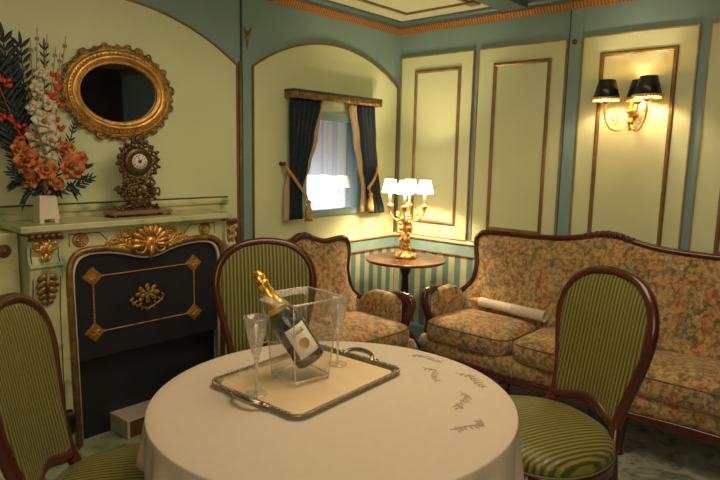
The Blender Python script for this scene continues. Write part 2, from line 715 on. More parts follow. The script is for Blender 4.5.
# gilt frames on the ceiling
pr = [(-.014, 0), (.014, 0), (.010, -.012), (-.010, -.012)]
b = MB()
fr = [(-.26, -.26), (-.26, -.80), (-.32, -.80), (-.32, -1.6), (-.26, -1.6), (-.26, -4.2), (-3.9, -4.2), (-3.9, -.26), (-2.3, -.26), (-2.3, -.32), (-1.5, -.32), (-1.5, -.26)]
fr = [(-.26, -.26), (-.26, -.80), (-1.9, -.80), (-1.9, -.26)]
b.sweep([(x, y, ZC) for x, y in fr], pr, (0, 0, 1), closed=True, sm=False)
b.box((-.30, -.86, ZC-.02), (-.22, -.78, ZC))
b.build('trim_8', 'brass_line', kind=st)
b = MB()
b.sweep([(x, y, ZC) for x, y in [(-.26, -1.25), (-.26, -4.2), (-1.9, -4.2), (-1.9, -1.25)]], pr, (0, 0, 1), closed=True, sm=False)
b.build('trim_9', 'brass_line', kind=st)
b = MB()
b.box((-4.2, -1.13, ZC-.05), (-.07, -.95, ZC))
b.build('trim_10', 'tealdark', kind=st)
b = MB()
b.sweep([(-4.2, -.93, ZC), (-.07, -.93, ZC)], pr, (0, 0, 1), sm=False)
b.build('trim_11', 'brass_line', kind=st)


# raised panels on the right wall
def right_panel(k, ya, yb, inner):
    z0, z1 = RAIL1+.022, 2.268
    MB().box((-.010, yb, z0), (0, ya, z1)).build('trim_%d' % k, 'cream', kind=st, bevel=.002)
    pr = [(-.005, 0), (.005, 0), (.004, .006), (-.004, .006)]
    MB().sweep([(-.010, ya, z0), (-.010, ya, z1), (-.010, yb, z1), (-.010, yb, z0)], pr, (-1, 0, 0), closed=True, sm=False).build('trim_%d' % (k+1), 'thin_gilt', kind=st)
    ia, ib, iz0, iz1 = inner
    pr = [(-.013, 0), (.013, 0), (.013, .006), (.005, .012), (-.005, .012), (-.013, .006)]
    MB().sweep([(-.010, ia, iz0), (-.010, ia, iz1), (-.010, ib, iz1), (-.010, ib, iz0)], pr, (-1, 0, 0), closed=True, sm=False).build('trim_%d' % (k+2), 'brass_line', kind=st)


right_panel(12, -.037, -.70, (-.185, -.585, .985, 2.15))
right_panel(15, -.742, -1.394, (-.88, -1.285, .985, 2.15))
right_panel(18, -1.503, -2.165, (-1.63, -2.055, .985, 2.15))
right_panel(21, -2.222, -2.89, (-2.36, -2.76, .985, 2.15))
right_panel(24, -2.95, -3.60, (-3.08, -3.47, .985, 2.15))
# pilaster strip with dark seam between panels
MB().box((-.008, -1.492, RAIL1), (0, -1.412, 2.452)).build('trim_27', 'teal', kind=st)
MB().box((-.006, -1.412, RAIL1), (0, -1.404, 2.452)).build('trim_28', 'teal_line', kind=st)
b = MB().lathe([(.017, 0), (.017, .006), (.010, .010), (.004, .014)], (-.008, -1.445, 2.248), 12, Matrix.Rotation(R(-90), 3, 'Y'))
tag(b.build('wall_stud', 'rosette'), 'small round brown stud high on the teal strip of the right wall', 'stud')


# arched cream panels on the left wall
def arch_z(x, xc, hw, zs, crest):
    h = crest-zs
    Rr = (hw*hw+h*h)/(2*h)
    return crest-Rr+sqrt(max(0, Rr*Rr-(x-xc)**2))


def arched(k, x0, x1, zs, crest, zb, holes=()):
    xc, hw = (x0+x1)/2, (x1-x0)/2
    xs = sorted(set([x0+(x1-x0)*i/40 for i in range(41)]+[h for hh in holes for h in hh[:2]]))
    b = MB()
    for xa, xb in zip(xs, xs[1:]):
        segs = [(zb, None)]
        xm = (xa+xb)/2
        for hx0, hx1, hz0, hz1 in holes:
            if hx0 < xm < hx1:
                segs = [(zb, hz0), (hz1, None)]
        for a, c in segs:
            za, zc_ = (arch_z(xa, xc, hw, zs, crest), arch_z(xb, xc, hw, zs, crest)) if c is None else (c, c)
            v = [b.bm.verts.new(p) for p in ((xa, -.010, a), (xb, -.010, a), (xb, -.010, zc_), (xa, -.010, za), (xa, 0, a), (xb, 0, a), (xb, 0, zc_), (xa, 0, za))]
            for q in ((0, 1, 2, 3), (3, 2, 6, 7), (0, 4, 5, 1), (0, 3, 7, 4), (1, 5, 6, 2)):
                b.face([v[i] for i in q], False)
    b.build('trim_%d' % k, 'cream', kind=st)
    pts = [(x0, -.010, zb)]+[(x0+(x1-x0)*i/40, -.010, arch_z(x0+(x1-x0)*i/40, xc, hw, zs, crest)) for i in range(41)]+[(x1, -.010, zb)]
    MB().sweep(pts, [(-.006, 0), (.006, 0), (.005, .008), (-.005, .008)], (0, -1, 0), sm=False).build('trim_%d' % (k+1), 'brass_line', kind=st)


arched(30, -1.484, -.025, 2.035, 2.262, RAIL1+.022, [(WX0, WX1, WZ0, WZ1)])
arched(32, -3.17, -1.607, 2.025, 2.275, .13)
MB().box((-1.562, -.012, .13), (-1.496, 0, 2.452)).build('trim_34', 'teal', kind=st)
MB().box((-1.590, -.014, .1), (-1.573, 0, 2.05)).build('trim_35', 'brass_line', kind=st)
MB().box((-1.573, -.006, .1), (-1.566, 0, 2.452)).box((-1.496, -.006, .1), (-1.491, 0, 2.452)).build('trim_36', 'teal_line', kind=st)
# moulding and marbled panel behind the fireplace
MB().box((-3.9, -.016, .13), (-1.700, 0, 1.19)).build('trim_37', 'marble', kind=st)
MB().sweep([(-3.9, 0, 0), (-1.688, 0, 0)], [(0, 1.19), (.030, 1.19), (.034, 1.205), (.022, 1.222), (0, 1.222)], (0, 0, 1), sm=False).build('trim_38', 'marble', kind=st)
MB().box((-3.9, -.018, 1.222), (-1.688, 0, 1.230)).build('trim_39', 'teal_line', kind=st)
MB().box((-3.9, -.02, 0), (-1.46, 0, .13)).build('baseboard_left', 'teal', kind=st)
MB().box((-3.9, -.20, 0), (-2.945, -.016, 1.125)).build('trim_41', 'marble', kind=st, bevel=.004)
# wall left of the arch
MB().box((-3.9, -.010, 1.232), (-3.27, 0, 2.27)).build('trim_40', 'cream', kind=st)

# brass drop ornament on the pilaster
t = thing('pilaster_ornament', 'gilt drop ornament at the top of the teal pilaster between the arches', 'ornament', (-1.530, -.012, 2.20))
b = MB()
for sx in (-1, 1):
    b.tube([(sx*.006, -.006, .035), (sx*.022, -.008, .04), (sx*.026, -.006, .062)], [.006, .005, .003], 6)
    b.tube(spiral((sx*.012, -.008, .0), .014, .004, R(90), sx*.8), .004, 6)
b.ball((0, -.008, .028), (.02, .008, .014))
b.build('scroll_top', 'oldgold', t)
b = MB()
for i, (w, z) in enumerate(((.016, .0), (.013, -.022), (.010, -.040))):
    b.ball((0, -.006, z), (w*.7, .007, .013))
b.ball((0, -.004, -.062), (.003, .003, .016))
b.build('drop', 'oldgold', t)

# ================================================================== WINDOW
b = MB()
FX0, FX1, FZ0, FZ1 = -1.105, -.432, 1.052, 1.795
b.box((FX0, -.026, FZ0), (WX0+.01, .03, FZ1)).box((WX1-.01, -.026, FZ0), (FX1, .03, FZ1)).box((WX0+.01, -.026, WZ1-.01), (WX1-.01, .03, FZ1)).box((WX0+.01, -.026, FZ0), (WX1-.01, .03, WZ0+.01))
win = b.build('window_1', 'teal', kind=st, bevel=.004)
win['label'] = 'square window with a teal frame on the left wall'
MB().box((WX0+.01, -.012, WZ0+.01), (WX1-.01, -.008, WZ1-.01)).build('pane', 'glass', win)
# niche behind the window with a lit sheer curtain
b = MB()
b.box((WX0-.06, .30, 1.0), (WX1+.06, .32, 1.84)).box((WX0-.08, .10, 1.0), (WX0-.06, .32, 1.84)).box((WX1+.06, .10, 1.0), (WX1+.08, .32, 1.84)).box((WX0-.08, .10, .98), (WX1+.08, .32, 1.0)).box((WX0-.08, .10, 1.84), (WX1+.08, .32, 1.86))
b.build('wall_niche', 'white', kind=st)
b = MB()
b.grid(lambda u, v: Vector((WX0-.05+u*(WX1-WX0+.10), .15+.018*sin(u*74)+.010*sin(u*31+1), 1.01+v*.82)), 160, 3)
o = b.build('sheer_curtain', 'sheer')
tag(o, 'white sheer curtain lit from below behind the window glass', 'curtain')
area('window_lamp_light', ((WX0+WX1)/2, .26, 1.03), .5, P_WINDOW, (.80, .86, 1.0), (R(180+14), 0, 0), .05)

# pelmet and drapes
px0, px1, pz = -1.250, -.305, 1.862
t = thing('curtain_pelmet', 'dark pelmet shelf with a gilt leaf band above the window', 'pelmet', (0, 0, pz))
path = [(px0+.035, 0, 0), (px0+.035, -.10, 0), (px1-.035, -.10, 0), (px1-.035, 0, 0)]
prof = [(0, 0), (.006, .004), (.010, .020), (.020, .034), (.020, .040), (-.01, .040), (-.01, 0)]
b = MB().sweep(path, [(-a, c) for a, c in prof], (0, 0, 1), sm=False)
for k in range(30):
    x = px0+.03+(px1-px0-.06)*(k+.5)/30
    b.ball((x, -.112, .020), (.013, .007, .015), None, 8, 6)
b.build('gilt_band', 'oldgold', t)
b = MB().sweep(path, [(-a, c) for a, c in [(-.01, .040), (.018, .040), (.026, .046), (.034, .050), (.034, .058), (-.01, .058)]], (0, 0, 1), sm=False)
b.box((px0+.03, -.105, .044), (px1-.03, -.012, .057))
b.build('top_moulding', 'pelmet', t)


def edge(kf, z):
    for (z1, a1), (z0, a0) in zip(kf, kf[1:]):
        if z <= z1 and z >= z0:
            u = (z1-z)/(z1-z0)
            u = u*u*(3-2*u)
            return a1+(a0-a1)*u
    return kf[-1][1] if z < kf[-1][0] else kf[0][1]


def drape(name, L, Rr, ztop, zbot, y0, folds, depth, mat, parent):
    def f(u, v):
        z = ztop+(zbot-ztop)*v
        a, c = edge(L, z), edge(Rr, z)
        w = abs(c-a)
        return Vector((a+(c-a)*u, y0+depth*min(1, w/.16+.35)*sin(u*folds*2*pi)+.004*sin(u*17+v*5), z))
    b = MB()
    b.grid(f, folds*10, 26)
    return_o = b.build(name, mat, parent)
    s_ = return_o.modifiers.new('solid', 'SOLIDIFY')
    s_.thickness = .003
    return return_o


def tassel(parent, x, y, z, n=2):
    tt = MB()
    tt.lathe([(.005, .0), (.016, -.008), (.018, -.022), (.010, -.032), (.014, -.036), (.021, -.06), (.027, -.11), (.029, -.142), (.001, -.142)], (x, y, z), 14)
    for k in range(16):
        a = 2*pi*k/16
        tt.tube([(x+.011*cos(a), y+.011*sin(a), z-.036), (x+.028*cos(a), y+.028*sin(a), z-.148)], .0034, 4)
    return tt.build('tassel', 'cord', parent)


t = thing('window_curtain', 'left navy curtain with beige lining, tied back with a gold cord', 'curtain', (0, 0, 0), 0, 'window curtains')
drape('drape', [(1.87, -1.225), (1.40, -1.222), (1.25, -1.225), (1.06, -1.225)], [(1.87, -.945), (1.60, -1.015), (1.42, -1.065), (1.24, -1.115), (1.06, -1.110)], 1.876, 1.055, -.066, 6, .011, 'navy', t)
drape('lining', [(1.87, -.950), (1.60, -1.02), (1.42, -1.07), (1.24, -1.12)], [(1.87, -.915), (1.60, -.96), (1.42, -1.025), (1.24, -1.105)], 1.876, 1.25, -.052, 2, .008, 'lining', t)
drape('lining', [(1.42, -1.225), (1.2, -1.262), (1.06, -1.270)], [(1.42, -1.215), (1.2, -1.215), (1.06, -1.205)], 1.40, 1.045, -.052, 2, .006, 'lining', t)
b = MB()
for dz in (0, .012):
    b.tube(smoothpath([(-1.255, -.03, 1.415+dz), (-1.24, -.085, 1.37+dz), (-1.18, -.100, 1.29+dz), (-1.12, -.100, 1.225+dz), (-1.085, -.085, 1.20+dz)]), .008, 6)
b.tube([(-1.088, -.088, 1.205), (-1.080, -.096, 1.17)], .006, 6)
b.build('tieback_cord', 'cord', t)
tassel(t, -1.078, -.098, 1.185)
t = thing('window_curtain', 'right navy curtain with beige lining and hanging gold tassel, next to the lamp', 'curtain', (0, 0, 0), 0, 'window curtains')
drape('drape', [(1.87, -.560), (1.60, -.515), (1.42, -.485), (1.24, -.455), (1.06, -.41)], [(1.87, -.375), (1.60, -.355), (1.42, -.325), (1.24, -.285), (1.06, -.225)], 1.876, 1.05, -.066, 4, .011, 'navy', t)
drape('lining', [(1.87, -.640), (1.60, -.585), (1.42, -.535), (1.24, -.490), (1.06, -.50)], [(1.87, -.570), (1.60, -.525), (1.42, -.490), (1.24, -.455), (1.06, -.44)], 1.876, 1.06, -.052, 2, .008, 'lining', t)
b = MB()
for dz in (0, .012):
    b.tube(smoothpath([(-.325, -.03, 1.43+dz), (-.345, -.085, 1.38+dz), (-.39, -.100, 1.32+dz), (-.43, -.100, 1.27+dz), (-.452, -.085, 1.24+dz)]), .008, 6)
b.tube([(-.44, -.09, 1.27), (-.432, -.098, 1.20)], .006, 6)
b.build('tieback_cord', 'cord', t)
tassel(t, -.432, -.100, 1.215)
for x, z, side in ((-1.258, 1.43, 'left'), (-.322, 1.445, 'right')):
    b = MB().lathe([(.014, 0), (.014, .004), (.005, .008), (.005, .03), (.013, .034), (.013, .042), (.004, .046)], (x, -.010, z), 12, Matrix.Rotation(R(90), 3, 'X'))
    tag(b.build('tieback_hook', 'bronze'), 'dark bronze tieback hook on the wall at the %s edge of the window' % side, 'hook', 'curtain tieback hooks')

# ================================================================== FIREPLACE
FP = thing('fireplace', 'green marbled fireplace surround with gilt shell carving', 'fireplace', (-2.385, 0, 0))
OX = -2.385


def lx(x):
    return x-OX


YF = -.245
# mantel shelf with moulded edge
sh = [(0, 1.122), (-.02, 1.122), (-.012, 1.128), (0, 1.134), (.008, 1.142), (.008, 1.155), (0, 1.160)]
b = MB()
SX0, SX1, SY = lx(-2.965), lx(-1.862), -.305
b.box((SX0, SY, 1.132), (SX1, -.012, 1.160))
b.box((SX0+.012, SY+.016, 1.124), (SX1-.012, -.012, 1.132))
b.box((SX0+.05, SY+.04, 1.110), (SX1-.05, -.012, 1.124))
b.build('mantel_shelf', 'marble', FP, bevel=.004)
# opening outline (serpentine top)
key = [(-2.750, .86), (-2.747, .94), (-2.725, .995), (-2.685, 1.018), (-2.62, 1.024), (-2.54, 1.018), (-2.46, 1.000), (-2.41, .984), (-2.345, .975), (-2.28, .984), (-2.23, 1.002), (-2.15, 1.020), (-2.05, 1.027), (-1.96, 1.018), (-1.915, .985), (-1.897, .93), (-1.895, .86)]
op = [(p.x, p.y) for p in smoothpath([(lx(x), z, 0) for x, z in key], 4)]
b = MB()
for (xa, za), (xb, zb) in zip(op, op[1:]):
    v = [b.bm.verts.new(p) for p in ((xa, YF, za), (xb, YF, zb), (xb, YF, 1.111), (xa, YF, 1.111), (xa, -.02, za), (xb, -.02, zb), (xb, -.02, 1.111), (xa, -.02, 1.111))]
    for q in ((0, 1, 2, 3), (0, 4, 5, 1), (3, 2, 6, 7)):
        b.face([v[i] for i in q], False)
bmesh.ops.remove_doubles(b.bm, verts=b.bm.verts, dist=1e-5)
b.build('frieze', 'marble', FP)
JL, JR = lx(-2.750), lx(-1.895)
PLo, PLi, PRi, PRo = lx(-2.935), lx(-2.79), lx(-1.892), lx(-1.828)
b = MB()
b.box((PLi-.02, YF, .03), (JL, -.012, 1.111))
b.build('jamb', 'marble', FP)
b = MB()
b.box((JR, YF, .03), (PRo-.01, -.012, 1.111))
b.build('jamb', 'marble', FP)


# pilasters: an S-curved console face
def console(xa, xb, name):
    prof = [(-.262, .03), (-.285, .03), (-.285, .20), (-.262, .22), (-.258, .50), (-.262, .78), (-.276, .87), (-.288, .93), (-.292, .965), (-.300, .972), (-.300, .982), (-.285, .985), (-.272, 1.02), (-.276, 1.07), (-.285, 1.085), (-.285, 1.111), (-.012, 1.111), (-.012, .03)]
    b = MB()
    A = [b.bm.verts.new((xa, y, z)) for y, z in prof]
    B = [b.bm.verts.new((xb, y, z)) for y, z in prof]
    n = len(prof)
    for k in range(n):
        b.face([A[k], A[(k+1) % n], B[(k+1) % n], B[k]], False)
    b.face(A, False)
    b.face(B[::-1], False)
    p = b.build(name, 'marble', FP, bevel=.004)
    return p


console(PLo, PLi, 'pilaster')
console(PRi, PRo, 'pilaster')
# gilt moulding round the opening
b = MB()
path = [(JL+.008, YF-.002, .06)]+[(x, YF-.002, z) for x, z in op]+[(JR-.008, YF-.002, .06)]
b.sweep(path, [(-.016, -.004), (.013, -.004), (.015, .006), (.007, .014), (-.006, .016), (-.014, .008)], (0, -1, 0))
b.build('gilt_moulding', 'oldgold', FP)
b = MB()
path2 = [(JL+.026, YF+.006, .06)]+[(x+(.018 if x < -.3 else (-.018 if x > .38 else 0)), YF+.006, z-.020) for x, z in op]+[(JR-.026, YF+.006, .06)]
b.sweep(path2, [(-.005, -.02), (.006, -.02), (.006, .006), (-.005, .006)], (0, -1, 0))
b.build('inner_lip', 'white', FP)


# carved shell
def shell(c, r, name, parent):
    b = MB()
    cx, cy, cz = c
    for k in range(11):
        a = R(-8+196*k/10)
        d = Vector((cos(a), 0, sin(a)))
        L = r*(1.0 if k % 2 == 0 else .96)
        p0 = Vector(c)+d*r*.18
        p1 = Vector(c)+d*L*.62+Vector((0, -.020, 0))
        p2 = Vector(c)+d*L+Vector((0, -.008, 0))
        b.tube(smoothpath([p0, p1, p2], 4), [.004+.013*i/8*(r/.085) for i in range(9)], 7)
        b.ball(p2, .012*r/.085)
    b.ball((cx, cy-.012, cz), (r*.34, .018, r*.40), None, 10, 8)
    for sx in (-1, 1):
        b.tube(spiral((cx+sx*r*.62, cy-.012, cz-.02), r*.42, r*.08, R(90), sx*1.4), [.011*(1-.5*i/22) for i in range(23)], 7)
        b.ball((cx+sx*r*.62, cy-.014, cz-.02), r*.10)
    b.tube([(cx, cy-.008, cz), (cx, cy-.02, cz-r*.5), (cx, cy-.006, cz-r*.95)], [.018, .016, .006], 8)
    return b.build(name, 'gold', parent)


shell((lx(-2.350), YF-.016, 1.030), .094, 'shell_carving', FP)


def acanthus(b, pts, w, n=7, y=-.008, side=1):
    P = smoothpath([Vector((p[0], YF+y, p[1])) for p in pts], 5)
    m = len(P)
    b.tube(P, [max(.0025, w*.35*(1-.7*i/(m-1))) for i in range(m)], 7)
    for k in range(n):
        i = int((k+.5)/n*(m-2))
        T = (P[i+1]-P[i]).normalized()
        Nn = Vector((-T.z, 0, T.x))
        for s_ in (-1, 1):
            L = w*(1.15-.6*k/n)
            e = P[i]+T*L*.9+Nn*s_*L*.85
            e.y -= .003
            b.ball((P[i]+e)/2, (L*.62, .007, L*.26), Matrix.Rotation(-math.atan2((e-P[i]).z, (e-P[i]).x), 3, 'Y'), 8, 6)


for sx in (-1, 1):
    b = MB()
    c0 = lx(-2.350)
    acanthus(b, [(c0+sx*.085, 1.000), (c0+sx*.13, 1.030), (c0+sx*.175, 1.030), (c0+sx*.225, 1.045)], .036)
    acanthus(b, [(c0+sx*.08, 1.06), (c0+sx*.12, 1.088), (c0+sx*.17, 1.080)], .026, 5)
    b.tube(spiral((c0+sx*.178, YF-.008, 1.048), .026, .006, R(-90), sx*1.2), [.007*(1-.5*i/22) for i in range(23)], 6)
    b.build('leaf_scroll', 'gold', FP)


def rosette(c, r, parent, name='rosette', mat='gold'):
    b = MB()
    rotm = Matrix.Rotation(R(90), 3, 'X')
    b.lathe([(r, 0), (r*1.02, .006), (r*.9, .010), (r*.86, .005), (.001, .005)], c, 20, rotm)
    for k in range(8):
        a = 2*pi*k/8
        b.ball(Vector(c)+Vector((cos(a)*r*.5, -.008, sin(a)*r*.5)), (r*.30, .007, r*.2), Matrix.Rotation(-a, 3, 'Y'), 8, 6)
    b.ball(Vector(c)+Vector((0, -.012, 0)), r*.25, None, 8, 6)
    return b.build(name, mat, parent)


rosette((lx(-2.690), YF, 1.072), .029, FP)
rosette((lx(-2.010), YF, 1.074), .029, FP)
# incised line panels of the frieze


def painted(path, r, closed=False):
    MB().tube(path, r, 5, closed).build('painted_line', 'teal_line', FP)


for pts in ([(-2.742, 1.045), (-2.742, 1.103), (-2.60, 1.103), (-2.56, 1.06)], [(-1.945, 1.045), (-1.945, 1.103), (-2.10, 1.103), (-2.14, 1.06)]):
    painted([(lx(x), YF-.001, z) for x, z in pts], .0022)
for cx in (-2.690, -2.010):
    painted([(lx(cx)+.036*cos(2*pi*k/24), YF-.001, 1.073+.033*sin(2*pi*k/24)) for k in range(24)], .0022, True)
for xa, xb in ((PLo, PLi), (PRi, PRo)):
    for sx in (xa+.014, xb-.014):
        painted([(sx, -.264, .25), (sx, -.261, .5), (sx, -.264, .77), (sx, -.278, .86), (sx, -.288, .92)], .0020)
        painted([(sx, -.285, .99), (sx, -.274, 1.02), (sx, -.277, 1.06)], .0020)


# gilt capital and leaf drops on the pilasters
def pilaster_gilt(xa, xb):
    xc, w = (xa+xb)/2, (xb-xa)
    b = MB()
    n = 5
    for k in range(n):
        b.ball((xa+w*(k+.5)/n, -.296, 1.112), (w/n*.55, .016, .014))
    b.tube([(xa-.004, -.294, 1.098), (xb+.004, -.294, 1.098)], .006, 6)
    b.build('capital', 'rosette', FP)
    b = MB()
    for s_ in (-1, 1):
        b.tube(spiral((xc+s_*w*.24, -.290, 1.070), w*.20, w*.04, R(90), s_*1.2), [.009*(1-.5*i/22) for i in range(23)], 6)
        b.ball((xc+s_*w*.12, -.290, 1.053), (min(.015, w*.12), .010, .022))
    b.ball((xc, -.286, 1.063), (.020, .014, .026))
    b.ball((xc, -.286, 1.015), (.014, .010, .020))
    for s_ in (-1, 1):
        b.ball((xc+s_*.014, -.288, 1.008), (.008, .007, .016), Matrix.Rotation(s_*.4, 3, 'Y'))
    b.build('drop', 'gold', FP)
    b = MB()
    for k, z in enumerate((.93, .90, .87, .84, .815)):
        L = (.040, .046, .042, .034, .024)[k]*min(1, w/.14)
        for s_ in (-1, 1):
            b.ball((xc+s_*L*.55, -.292+k*.004, z-.006), (L*.62, .009, .015), Matrix.Rotation(s_*.55, 3, 'Y'), 8, 6)
    b.tube([(xc, -.296, .945), (xc, -.290, .87), (xc, -.272, .79)], [.008, .008, .004], 7)
    b.build('acanthus_leaf', 'oldgold', FP)


pilaster_gilt(PLo, PLi)
pilaster_gilt(PRi, PRo)
# firebox
b = MB()
b.box((JL+.0, -.150, .035), (JR, -.10, 1.0))
b.build('firebox_back', 'board', FP)
b = MB()
b.box((JL-.005, -.40, 0), (JR+.005, -.15, .035))
b.box((lx(-2.95), -.42, 0), (lx(-1.82), -.012, .032))
b.build('hearth_slab', 'hearth', FP)

# hanging cover board over the upper half of the opening
BX0, BX1, BZ0, BZ1 = lx(-2.738), lx(-1.908), .475, 1.022
SC = thing('fireplace_cover_board', 'midnight blue board with gilt diamonds covering the upper fireplace opening', 'board', (OX, -.225, 0))
b = MB()
for (xa, za), (xb, zb) in zip(op, op[1:]):
    xa2, xb2 = max(BX0, min(BX1, xa)), max(BX0, min(BX1, xb))
    if xb2-xa2 < 1e-5:
        continue
    v = [b.bm.verts.new(p) for p in ((xa2, 0, BZ0), (xb2, 0, BZ0), (xb2, 0, zb-.006), (xa2, 0, za-.006), (xa2, .02, BZ0), (xb2, .02, BZ0), (xb2, .02, zb-.006), (xa2, .02, za-.006))]
    for q in ((0, 1, 2, 3), (0, 4, 5, 1), (3, 2, 6, 7)):
        b.face([v[i] for i in q], False)
b.build('panel', 'board', SC)
dia = [(lx(-2.638), .882), (lx(-2.070), .893), (lx(-2.066), .612), (lx(-2.622), .585)]
dia = [(lx(-2.633), .885), (lx(-2.073), .885), (lx(-2.073), .605), (lx(-2.633), .605)]
for x, z in dia:
    b = MB()
    w, h = .052, .050
    o4 = [(x-w, z), (x, z+h), (x+w, z), (x, z-h)]
    for sc, y0, y1 in ((1, 0, -.008), (.70, -.008, -.014)):
        A = [b.bm.verts.new((x+(px-x)*sc, y0, z+(pz_-z)*sc)) for px, pz_ in o4]
        B = [b.bm.verts.new((x+(px-x)*sc*.86, y1, z+(pz_-z)*sc*.86)) for px, pz_ in o4]
        for k in range(4):
            b.face([A[k], A[(k+1) % 4], B[(k+1) % 4], B[k]], False)
        b.face(B, False)
    for k in range(4):
        a = pi/4+k*pi/2
        b.ball((x+.012*cos(a), -.015, z+.012*sin(a)), (.010, .003, .005), Matrix.Rotation(-a, 3, 'Y'))
    b.ball((x, -.016, z), .005)
    b.build('corner_diamond', 'gold', SC)
for k in range(4):
    (xa, za), (xb, zb) = dia[k], dia[(k+1) % 4]
    d = Vector((xb-xa, 0, zb-za))
    L = d.length
    d.normalize()
    b = MB()
    n = int((L-.10)/.011)
    for i in range(n+1):
        p = Vector((xa, -.004, za))+d*(.05+(L-.10)*i/n)
        b.ball(p, (.0062, .004, .0045), None, 6, 4)
    b.build('bead_rod', 'gold', SC)
b = MB()
rc = Vector((lx(-2.352), -.006, .752))
for ring, (n, r_, s_) in enumerate(((8, .050, .020), (6, .028, .017), (3, .010, .012))):
    for k in range(n):
        a = 2*pi*k/n+ring*.4
        b.ball(rc+Vector((r_*cos(a), -.004*ring, r_*.72*sin(a)+.006)), (s_, .006, s_*.66), Matrix.Rotation(-a, 3, 'Y'))
b.build('rose', 'oldgold', SC)
b = MB()
for sx in (-1, 1):
    b.tube(smoothpath([rc+Vector((0, 0, -.075)), rc+Vector((sx*.05, 0, -.055)), rc+Vector((sx*.085, 0, -.030)), rc+Vector((sx*.080, 0, .000))], 5), [.006]*15+[.003], 6)
    for k in range(6):
        p = rc+Vector((sx*(.03+.012*k), 0, -.062+.008*k+(.008 if k % 2 else -.008)))
        b.ball(p, (.013, .004, .006), Matrix.Rotation(sx*.6, 3, 'Y'))
b.ball(rc+Vector((0, 0, -.078)), (.012, .005, .009))
b.build('leaf_spray', 'oldgold', SC)

# grey box on the hearth
t = thing('hearth_box', 'pale grey rectangular box sitting on the hearth before the black opening', 'box', (-2.395, -.215, .035), R(4))
MB().box((-.14, -.09, 0), (.14, .09, .10)).build('box_body', 'boxgrey', t, bevel=.003)
MB().box((-.125, -.093, .008), (.125, -.090, .092)).build('front_grille', 'rosette', t)

# black cable coil by the left jamb
b = MB()
for k in range(7):
    b.tube([(-2.815+.010*(k-3)*.5, -.315+.030*cos(2*pi*i/18), .225+.058*sin(2*pi*i/18)) for i in range(18)], .0055, 6, True)
b.tube(smoothpath([(-2.815, -.315, .169), (-2.815, -.320, .06), (-2.83, -.36, .037), (-2.88, -.40, .037)], 5), .005, 6)
tag(b.build('cable_coil', 'iron'), 'coiled black cable against the left jamb of the fireplace', 'cable')

# wall rosette and socket
b = MB().lathe([(.028, 0), (.030, .006), (.022, .014), (.016, .010), (.010, .018), (.002, .022)], (-3.005, -.20, 1.048), 18, Matrix.Rotation(R(90), 3, 'X'))
tag(b.build('wall_rosette', 'rosette'), 'round brown carved knob on the marbled wall left of the fireplace', 'rosette')
t = thing('wall_plate', 'brown wall plate with a small round white tag right of the fireplace', 'plate', (-1.655, -.012, .985))
MB().box((-.045, -.018, -.06), (.035, 0, .045)).build('plate', 'rosette', t, bevel=.003)
MB().lathe([(.022, 0), (.022, .005), (.001, .006)], (-.002, -.018, .005), 18, Matrix.Rotation(R(90), 3, 'X')).build('round_tag', 'white', t)
b = MB()
b.tube([(-.010, -.0245, .011), (-.006, -.0245, .016), (.001, -.0245, .016), (.004, -.0245, .010), (-.010, -.0245, -.006), (.006, -.0245, -.006)], .0016, 4)
b.build('tag_figure', 'rosette', t)

# ================================================================== MIRROR
t = thing('oval_mirror', 'oval mirror in a carved gilt frame hanging above the mantel', 'mirror', (-2.362, -.012, 1.790))
t.rotation_euler = (0, R(-2.5), 0)
EA, EB = .303, .240
b = MB()
prof = [(.225, .158, 0, 0)]


def ell(a, b_, y, n=72):
    return [Vector((a*cos(2*pi*k/n), y, b_*sin(2*pi*k/n))) for k in range(n)]


def frame_f(u, v):
    # v runs through a cross-section: list of (offset from inner edge, y)
    sec = [(0, -.010), (.002, -.022), (.008, -.026), (.014, -.022), (.020, -.034), (.034, -.042), (.046, -.036), (.052, -.026), (.058, -.030), (.064, -.026), (.070, -.010), (.070, 0), (0, 0)]
    k = int(round(v*len(sec))) % len(sec)
    o_, y = sec[k]
    a = 2*pi*u
    return Vector(((.205+o_)*cos(a), y, (.146+o_)*sin(a)))


b.grid(frame_f, 72, 13, cu=True, cv=True)
b.build('frame', 'gold', t)
b = MB()
n = 30
for k in range(n):
    a = 2*pi*(k+.5)/n
    ca, sa = cos(a), sin(a)
    p = Vector((.282*ca, -.016, .222*sa))
    tang = Vector((-.282*sa, 0, .222*ca)).normalized()
    nor = Vector((ca, 0, sa)).normalized()
    ang = math.atan2(tang.z, tang.x)
    rm = Matrix.Rotation(-ang, 3, 'Y')
    big = 1.15 if k % 5 == 0 else (.85 if k % 2 else 1)
    b.ball(p+nor*.008*big, (.026*big, .012, .009*big), rm, 8, 6)
    b.tube(spiral(p+nor*.012+Vector((0, -.006, 0)), .018*big, .005, ang, 1.1*(1 if k % 2 else -1)), [.006*(1-.5*i/22) for i in range(23)], 5)
    b.ball(p-nor*.012, (.020, .010, .007), rm, 8, 6)
    if k % 5 == 0:
        for s_ in (-1, 0, 1):
            b.ball(p+nor*.020+tang*s_*.014, (.010, .010, .016), Matrix.Rotation(-math.atan2(nor.z, nor.x)+pi/2+s_*.5, 3, 'Y'), 8, 6)
def scallop(u, v):
    a = 2*pi*u
    k_ = int(round(v*6)) % 6
    e = .004*sin(a*15)+.003*sin(a*30+1)
    o_, y = [(.262, -.004), (.266, -.022), (.280, -.026), (.293+e, -.020), (.300+e, -.008), (.296+e, -.002)][k_]
    return Vector((o_*cos(a), y, (o_-.062)*sin(a)))


